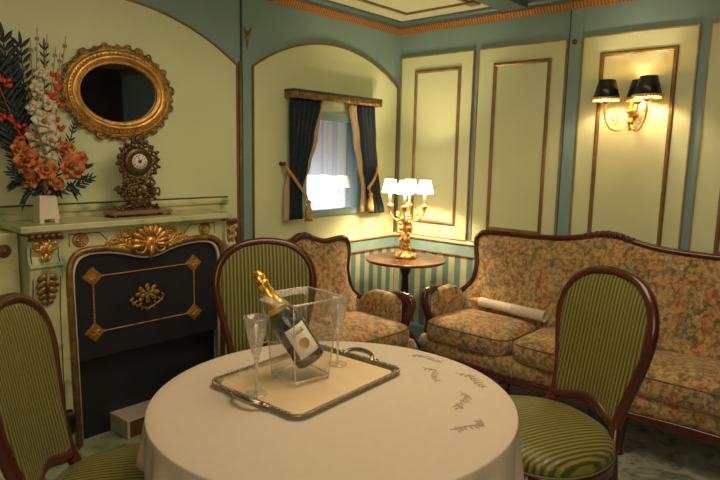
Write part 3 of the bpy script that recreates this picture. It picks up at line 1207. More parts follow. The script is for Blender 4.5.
b.grid(scallop, 120, 6, cu=True, cv=True)
b.build('carved_border', 'oldgold', t)
b = MB()
for k in range(72):
    a = 2*pi*k/72
    b.ball(((.205+.052)*cos(a), -.032, (.146+.052)*sin(a)), .0055, None, 5, 4)
b.build('bead_ring', 'gold', t)
b = MB()
V = ell(.207, .148, -.010, 48)
vs = [b.bm.verts.new(p) for p in V]
b.face(vs, False)
vs2 = [b.bm.verts.new(p+Vector((0, .006, 0))) for p in V]
b.face(vs2[::-1], False)
for k in range(48):
    b.face([vs[k], vs[(k+1) % 48], vs2[(k+1) % 48], vs2[k]], False)
b.build('mirror_glass', 'mirror', t)

# ================================================================== MANTEL CLOCK
ZM = 1.160
t = thing('mantel_clock', 'ornate openwork bronze clock with white dial on the mantel shelf', 'clock', (-2.343, -.15, ZM))
t.scale = (1.1, 1.0, 1.05)
b = MB()
pts = rrect(.31, .12, .02)
A = [b.bm.verts.new((x, y, .014)) for x, y in pts]
B = [b.bm.verts.new((x, y, .024)) for x, y in pts]
C = [b.bm.verts.new((x*.95, y*.9, .030)) for x, y in pts]
for P_, Q in ((A, B), (B, C)):
    for k in range(len(pts)):
        b.face([P_[k], P_[(k+1) % len(pts)], Q[(k+1) % len(pts)], Q[k]], False)
b.face(A[::-1], False)
b.face(C, False)
b.build('plinth', 'pinkwood', t)
for sx in (-1, 1):
    for sy in (-1, 1):
        MB().lathe([(.010, 0), (.012, .005), (.006, .010), (.009, .015)], (sx*.135, sy*.045, 0), 10).build('foot', 'bronze', t)
b = MB()
for sx in (-1, 1):
    for y in (-.02, .02):
        b.tube(smoothpath([(sx*.015, y, .16), (sx*.055, y, .15), (sx*.075, y, .11), (sx*.045, y, .085), (sx*.035, y, .06), (sx*.075, y, .045), (sx*.095, y, .032)], 5), .008, 7)
        b.tube(spiral((sx*.085, y, .125), .022, .006, R(180), sx*1.2), [.006*(1-.4*i/22) for i in range(23)], 6)
        b.tube(spiral((sx*.032, y, .105), .024, .006, R(0), sx*1.3), [.006*(1-.4*i/22) for i in range(23)], 6)
        b.tube(spiral((sx*.040, y, .055), .020, .005, R(90), sx*1.3), [.006*(1-.4*i/22) for i in range(23)], 6)
    for k in range(7):
        b.ball((sx*(.02+.012*k), -.028, .05+.018*((k*3) % 5)), (.012, .007, .007), Matrix.Rotation(k*.9, 3, 'Y'))
for k in range(26):
    a = k*2.4
    rr = .012+.0024*k
    b.ball((rr*cos(a)*1.1, -.018-.008*(k % 2), .105+rr*sin(a)*.75), (.013, .009, .008), Matrix.Rotation(a, 3, 'Y'))
for sx in (-1, 1):
    b.tube(spiral((sx*.060, -.02, .165), .020, .005, R(200), sx*1.3), [.007*(1-.4*i/22) for i in range(23)], 6)
b.ball((0, -.02, .075), (.026, .016, .034))
b.ball((0, -.02, .125), (.024, .016, .018))
b.build('scroll_base', 'bronze', t)
b = MB()
cz = .268
b.lathe([(.070, .030), (.074, .012), (.070, -.004), (.060, -.010), (.046, -.014), (.038, -.010), (.001, -.010)], (0, -.012, cz), 28, Matrix.Rotation(R(90), 3, 'X') @ Matrix.Scale(-1, 3, (0, 0, 1)))
b.build('drum', 'bronze', t)
b = MB()
for k in range(18):
    a = 2*pi*k/18+.1
    rr = .086 + .006*(k % 2)
    p = Vector((rr*cos(a), -.012, cz+rr*sin(a)))
    b.tube(spiral(p, .017, .005, a+pi/2, 1.15*(1 if k % 2 else -1), n=14), [.0065*(1-.4*i/14) for i in range(15)], 6)
    b.ball(p+Vector((.010*cos(a), -.006, .010*sin(a))), (.014, .008, .008), Matrix.Rotation(-a, 3, 'Y'))
for sx in (-1, 1):
    b.tube(smoothpath([(sx*.015, -.012, cz+.085), (sx*.030, -.014, cz+.105), (sx*.012, -.012, cz+.125), (0, -.012, cz+.118)], 5), .006, 6)
b.ball((0, -.014, cz+.108), (.016, .010, .022))
b.build('scroll_ring', 'bronze', t)
dial = MB().lathe([(.037, 0), (.037, .003), (.001, .0035)], (0, -.0235, cz), 32, Matrix.Rotation(R(90), 3, 'X')).build('dial', 'paper', t)
b = MB()
for k in range(12):
    a = 2*pi*k/12
    b.box((-.0018, -.0282, cz+.025), (.0018, -.0268, cz+.033), Matrix.Rotation(a, 3, 'Y'), (0, -.027, cz))
b.build('hour_marks', 'ink', dial)
b = MB()
b.box((-.0016, -.0290, cz-.004), (.0016, -.028, cz+.017), Matrix.Rotation(.9, 3, 'Y'), (0, -.028, cz))
b.box((-.0013, -.0290, cz-.004), (.0013, -.028, cz+.026), Matrix.Rotation(-.35, 3, 'Y'), (0, -.028, cz))
b.lathe([(.009, 0), (.009, .002), (.001, .003)], (0, -.0275, cz), 12, Matrix.Rotation(R(90), 3, 'X'))
b.build('hands', 'bronze', dial)

# ================================================================== FLOWER ARRANGEMENT
FA = thing('flower_arrangement', 'tall arrangement of orange, cream and red flowers in a white vase on the mantel', 'flowers', (-2.808, -.165, ZM))
b = MB()
for (z0, z1, w0, w1) in ((.0, .125, .040, .046),):
    o4 = [(-1, -1), (1, -1), (1, 1), (-1, 1)]
    ext = [[b.bm.verts.new((x*w, y*w, z)) for x, y in o4] for w, z in ((.044, .018), (.041, .06), (.036, z1))]
    for P_, Q in zip(ext, ext[1:]):
        for k in range(4):
            b.face([P_[k], P_[(k+1) % 4], Q[(k+1) % 4], Q[k]], False)
    b.face(ext[-1], False)
    b.face(ext[0][::-1], False)
for sx in (-1, 1):
    for sy in (-1, 1):
        b.box((sx*.032-.009, sy*.032-.009, 0), (sx*.032+.009, sy*.032+.009, .019))
b.build('vase', 'white', FA)
rnd = random.Random(11)


def fp(px, py, dy=0.0):
    """measured picture spot -> local position on the bouquet's plane (worked out once: 593 px lens)"""
    return None


def at3(px, py, yy):
    u, v = px-360, -(py-240)
    uu, vv = cr*u-sr*v, sr*u+cr*v
    uu, vv = (cos(ROLL)*u-sin(ROLL)*v), (sin(ROLL)*u+cos(ROLL)*v)
    d = fw*FPX+rt*uu+up*vv
    k = (yy-CAMP.y)/d.y
    p = CAMP+d*k
    return p-Vector(FA.location)


# fern / feather fronds (dark)
def frond(base, tip, n, ln, w, bend=.1):
    b = MB()
    base, tip = Vector(base), Vector(tip)
    mid = (base+tip)/2+Vector((bend, 0, 0))
    P = smoothpath([base, mid, tip], 10)
    b.tube(P, [.003]*len(P), 5)
    m = len(P)
    for k in range(n):
        i = min(m-2, int((.10+.90*k/n)*(m-1)))
        T = (P[i+1]-P[i]).normalized()
        for s_ in (-1, 1):
            side = Vector((T.z*s_, rnd.uniform(-.4, .4), -T.x*s_))
            L = ln*(1.0-.5*abs(k/n-.45))*rnd.uniform(.8, 1.15)
            b.leaf(P[i], P[i]+(T*.9+side*.75).normalized()*L, w, (0, -1, .2))
    b.leaf(P[-2], P[-1]+(P[-1]-P[-2]).normalized()*ln*.5, w, (0, -1, 0))
    return b.build('fern_frond', 'leaf', FA)


B0 = Vector((0, 0, .12))
frond(B0, at3(2, 34, -.13), 34, .11, .019, -.03)
frond(B0, at3(20, 40, -.10), 36, .085, .015, -.02)
frond(B0, at3(-6, 60, -.15), 34, .11, .019, -.03)
frond(B0, at3(10, 62, -.15), 34, .09, .016, -.03)
frond(B0, at3(44, 42, -.13), 20, .045, .010, 0)
frond(B0, at3(-4, 115, -.16), 16, .08, .012, -.02)
frond(B0, at3(76, 118, -.15), 14, .04, .009, .02)
frond(B0, at3(92, 178, -.22), 10, .05, .010, .02)
frond(B0, at3(10, 170, -.24), 10, .06, .010, -.02)
# tan twigs
for px, py in ((37, 28), (47, 34), (66, 36), (60, 52), (30, 40), (56, 46), (22, 60), (-4, 140)):
    tp = at3(px, py, -.15+rnd.uniform(-.03, .03))
    b = MB()
    P = smoothpath([B0, (B0+tp)/2+Vector((rnd.uniform(-.02, .02), 0, 0)), tp], 8)
    b.tube(P, [.0028-.0012*i/len(P) for i in range(len(P))], 5)
    for k in range(9):
        i = len(P)-2-int(k*len(P)*.045)
        T = (P[i+1]-P[i]).normalized()
        b.ball(P[i]+Vector((.006*(1 if k % 2 else -1), 0, 0)), (.004, .004, .010), None, 6, 4)
    b.build('twig', 'twig', FA)
# red bud sprays
for pts in ([(55, 75), (57, 88), (54, 98), (60, 105), (56, 118)], [(2, 78), (8, 83), (-3, 80)], [(3, 117), (9, 119), (17, 127)], [(62, 128), (58, 138)], [(26, 128), (20, 140), (30, 148), (22, 152)], [(50, 94), (48, 110), (50, 122), (52, 134)]):
    b = MB()
    prev = B0
    for px, py in pts:
        p = at3(px, py, -.18)
        for q in range(4):
            b.ball(p+Vector((rnd.uniform(-.014, .014), rnd.uniform(-.012, .012), rnd.uniform(-.014, .014))), (.009, .008, .012), Matrix.Rotation(rnd.uniform(-1, 1), 3, 'Y'), 7, 5)
    b.tube(smoothpath([B0, (B0+at3(pts[-1][0], pts[-1][1], -.17))/2, at3(pts[-1][0], pts[-1][1], -.18), at3(pts[0][0], pts[0][1], -.18)], 4), .002, 5)
    b.build('red_spray', 'redbud', FA)


def flower(c, r, petals, mat, name, face=(0, -1, .3), layers=2, cup=.35, cent=None):
    r *= 1.22
    c = Vector(c)
    f_ = Vector(face).normalized()
    a_ = f_.cross(Vector((0, 0, 1))).normalized()
    b_ = a_.cross(f_)
    b = MB()
    for L in range(layers):
        n = petals
        rr = r*(1-.33*L)
        for k in range(n):
            a = 2*pi*(k+.5*L)/n+rnd.uniform(-.15, .15)
            d = a_*cos(a)+b_*sin(a)
            tip = c+d*rr*(1-.25*L)+f_*(cup*rr*(.6+.8*L))
            b.leaf(c, tip, rr*1.05, f_+d*-.3, rnd.uniform(-.15, .2), 6)
    o_ = b.build(name, mat, FA)
    if cent:
        MB().ball(c+f_*r*.2, r*.22, None, 8, 6).build('flower_centre', cent, o_)
    return o_


for px, py, r_ in ((42, 74, .030), (36, 88, .034), (48, 104, .036), (34, 108, .030), (44, 122, .050), (36, 136, .048), (50, 140, .046), (45, 152, .052)):
    flower(at3(px, py, -.17-rnd.uniform(0, .04)), r_, 5, 'whitepetal', 'white_flower', (rnd.uniform(-.4, .3), -1, rnd.uniform(-.2, .4)), 2, .3, 'twig' if r_ > .035 else None)
for px, py, r_ in ((26, 160, .055), (69, 166, .058), (46, 170, .045), (66, 148, .034), (30, 180, .034), (57, 184, .030), (18, 148, .034), (80, 158, .03)):
    flower(at3(px, py, -.20-rnd.uniform(0, .03)), r_, 6, 'orange', 'orange_flower', (rnd.uniform(-.4, .2), -1, rnd.uniform(-.2, .3)), 3, .45, 'rosette')
for px, py, dx, dz in ((80, 178, .06, -.01), (60, 190, .03, -.03), (85, 168, .05, .01), (16, 182, -.05, -.03), (38, 190, -.03, -.015), (24, 196, -.04, -.05), (74, 188, .04, -.04), (54, 190, .02, -.015)):
    p = at3(px, py, -.19)
    b = MB()
    for k in range(5):
        b.leaf(p-Vector((dx, 0, dz))*.6+Vector((rnd.uniform(-.01, .01), 0, rnd.uniform(-.01, .01))), p+Vector((dx*rnd.uniform(.2, 1), rnd.uniform(-.02, .02), dz+rnd.uniform(-.03, .03))), .014, (0, -1, .2))
    b.build('leaf_cluster', 'leaf', FA)

# ================================================================== CORNER TABLE AND LAMP
CT = Vector((-.43, -.455, 0))
ZT = .75
t = thing('corner_table', 'round mahogany pedestal table standing in the corner', 'table', CT)
b = MB().lathe([(.001, ZT-.024), (.27, ZT-.024), (.285, ZT-.022), (.296, ZT-.016), (.300, ZT-.008), (.295, ZT-.001), (.288, ZT), (.001, ZT)], (0, 0, 0), 56)
b.build('tabletop', 'tabletop', t)
b = MB().lathe([(.15, ZT-.045), (.15, ZT-.025), (.02, ZT-.025)], (0, 0, 0), 24).build('apron', 'mahogany', t)
b = MB().lathe([(.055, .13), (.060, .17), (.032, .22), (.026, .30), (.034, .36), (.030, .50), (.026, .62), (.040, .66), (.05, .705)], (0, 0, 0), 20).build('column', 'mahogany', t)
for k in range(3):
    a = R(30+120*k)
    d = Vector((cos(a), sin(a), 0))
    P = smoothpath([d*.04+Vector((0, 0, .19)), d*.13+Vector((0, 0, .15)), d*.20+Vector((0, 0, .06)), d*.27+Vector((0, 0, .018))], 5)
    MB().tube(P, [.024-.009*i/(len(P)-1) for i in range(len(P))], 8).build('leg', 'mahogany', t)

LP = Vector((CT.x+.035, CT.y+.03, ZT))
LAMP = thing('candelabra_lamp', 'gilt figural candelabra lamp with four glowing white shades on the corner table', 'lamp', LP)
b = MB().lathe([(.088, 0), (.090, .010), (.082, .020), (.060, .026), (.056, .036), (.038, .046), (.032, .06), (.001, .06)], (0, 0, 0), 28)
for k in range(10):
    a = 2*pi*k/10
    b.ball((.074*cos(a), .074*sin(a), .018), (.014, .014, .012))
b.build('base', 'lampgold', LAMP)
# figure-entwined column
b = MB()
P = smoothpath([(0, 0, .05), (.010, 0, .09), (-.006, .006, .14), (.010, -.004, .19), (0, 0, .24), (0, 0, .30)], 6)
b.tube(P, [.033+.008*sin(i*.7) for i in range(len(P))], 10)
for s_ in (-1, 1):
    Q = []
    for i in range(30):
        u = i/29
        a = s_*u*2*pi*1.3+s_
        Q.append((.036*cos(a), .036*sin(a), .05+.25*u))
    b.tube(Q, [.010-.004*abs(sin(i*.5)) for i in range(30)], 6)
for k in range(16):
    a = k*2.1
    b.ball((.042*cos(a), .042*sin(a), .07+.014*k), (.013, .013, .015), Matrix.Rotation(a, 3, 'X'))
b.lathe([(.02, .29), (.034, .300), (.038, .312), (.024, .325), (.016, .335), (.020, .350), (.012, .372), (.006, .40), (.001, .41)], (0, 0, 0), 18)
b.build('figure_column', 'lampgold', LAMP)
vd = (Vector((LP.x, LP.y, 0))-Vector((CAMP.x, CAMP.y, 0))).normalized()
side = Vector((vd.y, -vd.x, 0))
va = math.atan2(side.y, side.x)
RA = .128
for k in range(4):
    a = va+R(-8)+k*pi/2
    d = Vector((cos(a), sin(a), 0))
    arm = MB()
    P = smoothpath([d*.018+Vector((0, 0, .31)), d*.05+Vector((0, 0, .275)), d*.09+Vector((0, 0, .285)), d*RA*.98+Vector((0, 0, .325)), d*RA+Vector((0, 0, .350))], 5)
    arm.tube(P, .0055, 7)
    q = spiral((0, 0, 0), .022, .005, R(0), 1.2, 'xz', 16)
    arm.tube([d*(.070+p.x)+Vector((0, 0, .318+p.z)) for p in q], .0035, 5)
    arm.lathe([(.004, .345), (.018, .372), (.028, .385), (.026, .390), (.012, .390), (.013, .402), (.001, .403)], d*RA, 14)
    arm.tube([d*RA+Vector((0, 0, .345)), d*RA+Vector((0, 0, .38))], .0055, 7)
    A_ = arm.build('arm', 'lampgold', LAMP)
    MB().lathe([(.0095, .400), (.0095, .480), (.001, .481)], d*RA, 12).build('candle_tube', 'candle', A_)
    s = MB()
    z0, z1 = .478, .575
    s.lathe([(.064, z0), (.042, z1)], d*RA, 28)
    s.bm.faces.ensure_lookup_table()
    for f in [f for f in s.bm.faces if len(f.verts) > 4]:
        s.bm.faces.remove(f)
    so = s.build('lamp_shade', 'shade', LAMP)
    m_ = so.modifiers.new('solid', 'SOLIDIFY')
    m_.thickness = .0015
    bp_ = None
    point('bulb_light', LP+d*RA+Vector((0, 0, .52)), P_TABLE, (1, .74, .42), .012)

# ================================================================== WALL SCONCE
SCN = Vector((-.010, -1.842, 1.78))
t = thing('wall_sconce', 'brass wall sconce with scroll arms and black shades on the right wall', 'sconce', SCN)
b = MB()
b.lathe([(.001, -.105), (.008, -.100), (.012, -.088), (.006, -.076), (.016, -.066), (.022, -.050), (.014, -.036), (.010, -.022), (.018, -.006), (.032, .010), (.034, .018), (.020, .026), (.014, .045), (.018, .060), (.010, .085), (.004, .11), (.001, .112)], (-.036, 0, 0), 18)
b.build('sconce_body', 'lampgold', t)
MB().lathe([(.030, 0), (.032, .006), (.018, .012), (.012, .03), (.001, .032)], (0, 0, -.01), 18, Matrix.Rotation(R(-90), 3, 'Y')).build('wall_rose', 'lampgold', t)
for k, (dx, dy, dz, sc) in enumerate(((-.130, .115, .004, 1), (-.125, -.118, .012, 1), (-.040, -.040, .004, .86))):
    e = Vector((dx-.02, dy, dz))
    d = Vector((dx, dy, 0)).normalized()
    L = Vector((dx, dy, 0)).length
    arm = MB()
    if k < 2:
        P = smoothpath([Vector((-.036, 0, -.055)), Vector((-.036, 0, 0))+d*L*.30+Vector((0, 0, -.100)), Vector((-.036, 0, 0))+d*L*.72+Vector((0, 0, -.095)), e+Vector((0, 0, -.03)), e+Vector((0, 0, .055))], 6)
        arm.tube(P, .005, 7)
        q = spiral((0, 0, 0), .034, .006, R(-90), -1.3 if k == 0 else 1.3, 'xz', 20)
        arm.tube([Vector((-.036, 0, 0))+d*(L*.62+p.x*.8)+Vector((0, 0, -.035+p.z)) for p in q], .0032, 5)
        arm.tube(spiral(e+Vector((0, 0, .0)), .016, .004, R(180), 1.1, 'yz', 12), .003, 5)
    else:
        P = smoothpath([Vector((-.036, 0, .02)), Vector((-.045, -.03, .0)), e+Vector((0, 0, .02)), e+Vector((0, 0, .055))], 6)
        arm.tube(P, .005, 7)
    arm.lathe([(.004, .045), (.020, .052), (.027, .064), (.024, .068), (.009, .068), (.009, .10), (.001, .101)], e, 14)
    A_ = arm.build('arm', 'lampgold', t)
    s = MB()
    z0, z1 = .075, .190
    s.lathe([(.079*sc, z0), (.048*sc, z1)], e, 28)
    for f in [f for f in s.bm.faces if len(f.verts) > 4]:
        s.bm.faces.remove(f)
    so = s.build('lamp_shade', 'blackshade', t)
    m_ = so.modifiers.new('solid', 'SOLIDIFY')
    m_.thickness = .0015
    s = MB()
    s.lathe([(.078*sc-.002, z0+.001), (.047*sc-.002, z1-.002)], e, 28)
    for f in [f for f in s.bm.faces if len(f.verts) > 4]:
        s.bm.faces.remove(f)
    s.build('shade_lining', 'shadelining', so)
    s = MB()
    s.tube([e+Vector((.0795*sc*cos(2*pi*i/40), .0795*sc*sin(2*pi*i/40), z0+.004)) for i in range(40)], .007, 6, True)
    for i in range(26):
        a = 2*pi*i/26
        s.ball(e+Vector((.0785*sc*cos(a), .0785*sc*sin(a), z0-.006)), (.006, .006, .005), None, 6, 4)
    s.build('shade_fringe', 'shadelining', so)
    point('bulb_light', SCN+e+Vector((0, 0, .118)), P_SCONCE*(1 if k < 2 else .5), (1, .80, .52), .012)


# ================================================================== DINING CHAIRS
def half_outline():
    return [(.196, .44), (.182, .475), (.172, .515), (.178, .59), (.200, .685), (.226, .785), (.237, .88), (.215, .965), (.168, 1.018), (.100, 1.050), (0, 1.062)]


def back_x(y, z):
    return -.215-.20*max(0, z-.44)+.55*y*y-.02*sin(max(0, z-.44)/.6*pi)


def make_chair(label):
    t = thing('dining_chair', label, 'chair', (0, 0, 0), 0, 'balloon-back dining chairs')
    # seat rail (wood) and upholstered seat

    def seat_r(a):
        # outline of the seat, D-shaped, front at +x
        c_, s_ = cos(a), sin(a)
        n_ = 2.7
        rx = .250 if c_ > 0 else .262
        ry = .300 if c_ > 0 else .300-.055*(-c_)
        r = (abs(c_/rx)**n_+abs(s_/ry)**n_)**(-1/n_)
        return r*c_, r*s_
    b = MB()
    rows = [(1.0, .375), (1.0, .425), (.985, .432)]
    rings = []
    for k_, z in rows:
        rings.append([b.bm.verts.new((seat_r(2*pi*i/48)[0]*k_, seat_r(2*pi*i/48)[1]*k_, z-(0.012*cos(4*pi*i/48) if z < .4 else 0))) for i in range(48)])
    for A, B in zip(rings, rings[1:]):
        for i in range(48):
            b.face([A[i], A[(i+1) % 48], B[(i+1) % 48], B[i]])
    b.face(rings[0][::-1], False)
    b.face(rings[-1], False)
    b.build('seat_rail', 'mahogany', t)
    b = MB()

    def sf(u, v):
        a = 2*pi*u
        x, y = seat_r(a)
        prof = [(.975, .428), (1.0, .445), (.985, .470), (.93, .488), (.80, .501), (.6, .510), (.35, .516), (.001, .518)]
        k_, z = prof[int(round(v*7))]
        return Vector((x*k_, y*k_, z))
    b.grid(sf, 48, 7, cu=True)
    b.build('seat', 'seatstripe', t)
    b = MB()
    b.tube([(seat_r(2*pi*i/60)[0]*.995, seat_r(2*pi*i/60)[1]*.995, .434) for i in range(60)], .005, 6, True)
    b.build('piping', 'piping', t)
    # back frame
    H = half_outline()
    pts = [(-y, z) for y, z in H]+[(y, z) for y, z in H[::-1][1:]]
    P = smoothpath([(back_x(y, z), y, z) for y, z in pts], 5)
    b = MB()
    n = len(P)
    prof = [(-.021, -.010), (-.013, -.017), (.012, -.017), (.022, -.010), (.022, .006), (.012, .012), (.005, .018), (-.009, .018), (-.021, .008)]
    b.sweep(P, prof, (1, 0, .18))
    b.build('back_frame', 'mahogany', t)
    # lower rail of the back, arched
    b = MB()
    P2 = smoothpath([(back_x(y, z)+.002, y, z) for y, z in [(-.168, .520), (-.11, .533), (-.05, .556), (0, .564), (.05, .556), (.11, .533), (.168, .520)]], 5)
    b.sweep(P2, [(-.017, -.012), (.017, -.012), (.019, .008), (.006, .015), (-.010, .015), (-.019, .006)], (1, 0, .18))
    b.build('back_rail', 'mahogany', t)
    # upholstered back, fabric on both faces

    def pad(sgn, dome):
        inner = [(y-.014*(1 if y > 0 else 0), z-.012 if z > 1 else z) for y, z in H if z > .58]

        def wz(z):
            pr_ = [(.172, .515)]+[(a, c) for a, c in H if c > .52]
            for (y1, z1), (y2, z2) in zip(pr_, pr_[1:]):
                if z1 <= z <= z2:
                    u = (z-z1)/(z2-z1)
                    return y1+(y2-y1)*u
            return 0

        def f(u, v):
            # v bottom..top along z, u across
            s_ = (u*2-1)
            s2 = sin(s_*pi/2)
            vv = (1-cos(v*pi))/2
            # column based: y then z range
            yb = .226*s2
            # z bottom (arched rail) and z top of outline at this y
            ztop = .90
            for (y1, z1), (y2, z2) in zip(H[6:], H[7:]):
                if y2 <= abs(yb) <= y1:
                    q = (y1-abs(yb))/(y1-y2)
                    ztop = z1+(z2-z1)*q
            if abs(yb) > H[6][0]:
                ztop = .90
            zbot = .564-.046*(abs(yb)/.168)**1.6
            if abs(yb) > .168:
                for (y1, z1), (y2, z2) in zip(H[2:7], H[3:7]):
                    if y1 <= abs(yb) <= y2:
                        zbot = z1+(z2-z1)*(abs(yb)-y1)/(y2-y1)
            z = zbot+(ztop-zbot)*vv
            e = max(0, 1-abs(s_)**2.6)*(sin(pi*min(1, max(0, vv)))**.45 if 0 < vv < 1 else 0)
            return Vector((back_x(yb, z)+sgn*(.006+dome*e), yb, z))
        return f
    b = MB()
    b.grid(pad(1, .024), 28, 22)
    b.grid(pad(-1, .006), 28, 22)
    b.build('back_pad', 'seatstripe', t)
    # legs
    for sy in (-1, 1):
        b = MB()
        P = smoothpath([(-.205, sy*.180, .46), (-.215, sy*.182, .36), (-.235, sy*.190, .20), (-.285, sy*.205, 0)], 5)
        b.tube(P, [.021-.006*i/(len(P)-1) for i in range(len(P))], 8)
        b.build('leg', 'mahogany', t)
        b = MB()
        P = smoothpath([(.185, sy*.195, .42), (.205, sy*.212, .37), (.205, sy*.212, .28), (.190, sy*.198, .14), (.200, sy*.205, .04), (.215, sy*.216, .0)], 5)
        b.tube(P, [.030, .031, .031, .030, .028, .027, .026, .024, .023, .022, .021, .020, .019, .018, .017, .016, .015, .014, .014, .014, .015, .016, .018, .018, .017, .016][:len(P)], 8)
        b.build('leg', 'mahogany', t)
    return t


CH = make_chair('green striped balloon-back dining chair on the right, its seat tucked under the tablecloth')
def place(o, x, y, ang):
    o.location = (x, y, 0)
    o.rotation_euler = (0, 0, R(ang))
place(CH, -1.800, -2.152, 153)
dup(CH, (-2.193, -1.075, 0), R(240), 'green striped balloon-back dining chair behind the table, beside the fireplace')
dup(CH, (-3.075, -1.45, 0), R(-38), 'green striped balloon-back dining chair cut off by the left edge of the photo')


# ================================================================== SOFA AND ARMCHAIR
def make_seating(name, label, cat, loc, rz, frame, hw, sx_front, cushions, crest, arm_z=.62, back0=-.24):
    """frame: half outline (|y|, z) from the arm joint up to the centre of the crest"""
    t = thing(name, label, cat, loc, rz)

    def bx(z):
        return back0-.10*(z-.5)/.5*1.0
    top = frame[-1][1]
    pts = [(-y, z) for y, z in frame]+[(y, z) for y, z in frame[::-1][1:]]
    P = smoothpath([(bx(z)+.02, y, z) for y, z in pts], 5)
    b = MB()
    b.sweep(P, [(-.020, -.014), (-.010, -.022), (.012, -.020), (.020, -.008), (.018, .010), (.006, .020), (-.008, .018), (-.018, .010)], (1, 0, .15))
    b.build('back_frame', 'mahogany', t)
    if crest:
        b = MB()
        for k in range(9):
            u = (k-4)/4
            b.ball((bx(top)+.036, u*crest, top+.004-.020*u*u), (.012, crest*.17, .022*(1-.45*abs(u))), Matrix.Rotation(u*.4, 3, 'X'), 8, 6)
            b.tube(spiral((bx(top)+.044, u*crest, top-.006-.018*u*u), .016, .004, R(90), 1.2*(1 if u >= 0 else -1), 'yz', 12), .004, 5)
        b.build('crest_carving', 'darkwood', t)
    # back upholstery
    body = [(y, z) for y, z in frame]
    lower = [(y, z) for y, z in body if z < max(z_ for _, z_ in body)*.99][:6]
    k0 = max(range(len(body)), key=lambda i: body[i][0] if body[i][1] > .85 else 0)
    topline = body[k0:]
    sideline = body[:k0+1]

    def interp(line, val, key, out):
        L = sorted(line, key=lambda p: p[key])
        if val <= L[0][key]:
            return L[0][out]
        for p, q in zip(L, L[1:]):
            if p[key] <= val <= q[key]:
                return p[out]+(q[out]-p[out])*(val-p[key])/max(1e-6, q[key]-p[key])
        return L[-1][out]
    wmax = body[k0][0]
    wmin = min(y for y, z in sideline)

    def bf(front):
        def f(u, v):
            s_ = sin((u*2-1)*pi/2*.98)/sin(pi/2*.98)
            zt = interp(topline, abs(s_)*wmax, 0, 1)-.006
            z = .36+(zt-.36)*v
            w = interp(sideline, z, 1, 0) if z > sideline[0][1] else sideline[0][0]-.03
            y = s_*(w-.004)
            ed = (1-abs(s_)**8)*(1-(max(0, v-.5)*2)**8)
            x = bx(z)+(front*(.012+.055*ed*(1-.35*v)+(.03*max(0, 1-v*2.2))) if front > 0 else -.012)
            return Vector((x+.012, y, z))
        return f
    b = MB()
    b.grid(bf(1), 36, 20)
    b.grid(bf(-1), 36, 20)
    b.build('backrest', 'floral', t)
    xf = sx_front
    # seat rail upholstery (bombe front) and wood trim

    def fronty(u):  # serpentine projection
        return .018*cos(u*2*pi*(1 if len(cushions) == 1 else 3))
    b = MB()

    def rail(z0, z1, bulge, inset, nm, mat, wave=0):
        bb = MB()
        W_ = hw-.01-inset
        path = []
        for i in range(7):
            path.append((back0+.02+(xf-.04-back0-.02)*i/6, -W_))
        for i in range(1, 24):
            u = i/24
            e = 1-abs(u*2-1)**6
            path.append((xf-inset-.03+.03*e+.012*cos(u*2*pi*3)*e, -W_+2*W_*u))
        for i in range(7):
            path.append((back0+.02+(xf-.04-back0-.02)*(6-i)/6, W_))
        path.append((back0, W_-.02))
        path.append((back0, -W_+.02))
        n_ = len(path)
        nz = 6
        cx0 = (xf+back0)/2
        rings_ = []
        for j in range(nz+1):
            v = j/nz
            k_ = bulge*sin(pi*v)
            ring = []
            for (x, y) in path:
                L_ = 1
                ox = k_ if x > xf-.08 else 0
                oy = (k_*(1 if y > 0 else -1)) if abs(y) > W_-.03 else 0
                dz = -wave*cos((y/W_)*pi*(1.5 if hw < .6 else 3))*(1-v) if x > xf-.08 else 0
                ring.append(bb.bm.verts.new((x+ox, y+oy, z0+(z1-z0)*v+dz)))
            rings_.append(ring)
        for A, B in zip(rings_, rings_[1:]):
            for i in range(n_):
                bb.face([A[i], A[(i+1) % n_], B[(i+1) % n_], B[i]])
        bb.face(rings_[0][::-1], False)
        bb.face(rings_[-1], False)
        return bb.build(nm, mat, t)
    rail(.245, .355, .016, .01, 'seat_base', 'floral')
    rail(.205, .248, .004, .0, 'seat_rail', 'mahogany', .014)
    # cushions
    for (ya, yb) in cushions:
        b = MB()
        x0, x1 = back0+.06, xf+.015
        yc, hy = (ya+yb)/2, (yb-ya)/2-.002
        xc, hx = (x0+x1)/2, (x1-x0)/2

        def cf(u, v):
            a = 2*pi*u
            c_, s_ = cos(a), sin(a)
            n_ = 7
            r = (abs(c_)**n_+abs(s_)**n_)**(-1/n_)
            prof = [(.001, .345), (.6, .345), (.95, .348), (.985, .36), (1.0, .395), (.99, .437), (.965, .452), (.90, .468), (.75, .484), (.5, .496), (.25, .500), (.001, .502)]
            k_, z = prof[int(round(v*11))]
            return Vector((xc+c_*r*hx*k_, yc+s_*r*hy*k_, z))
        b.grid(cf, 48, 11, cu=True)
        cu = b.build('seat_cushion', 'floral', t)
        b = MB()
        for zz, kk in ((.448, .975), (.352, .98)):
            path = []
            for i in range(60):
                a = 2*pi*i/60
                c_, s_ = cos(a), sin(a)
                r = (abs(c_)**7+abs(s_)**7)**(-1/7)
                path.append((xc+c_*r*hx*kk, yc+s_*r*hy*kk, zz))
            b.tube(path, .0045, 5, True)
        b.build('piping', 'embroid2', cu)
    # arms
    ay = frame[0][0]
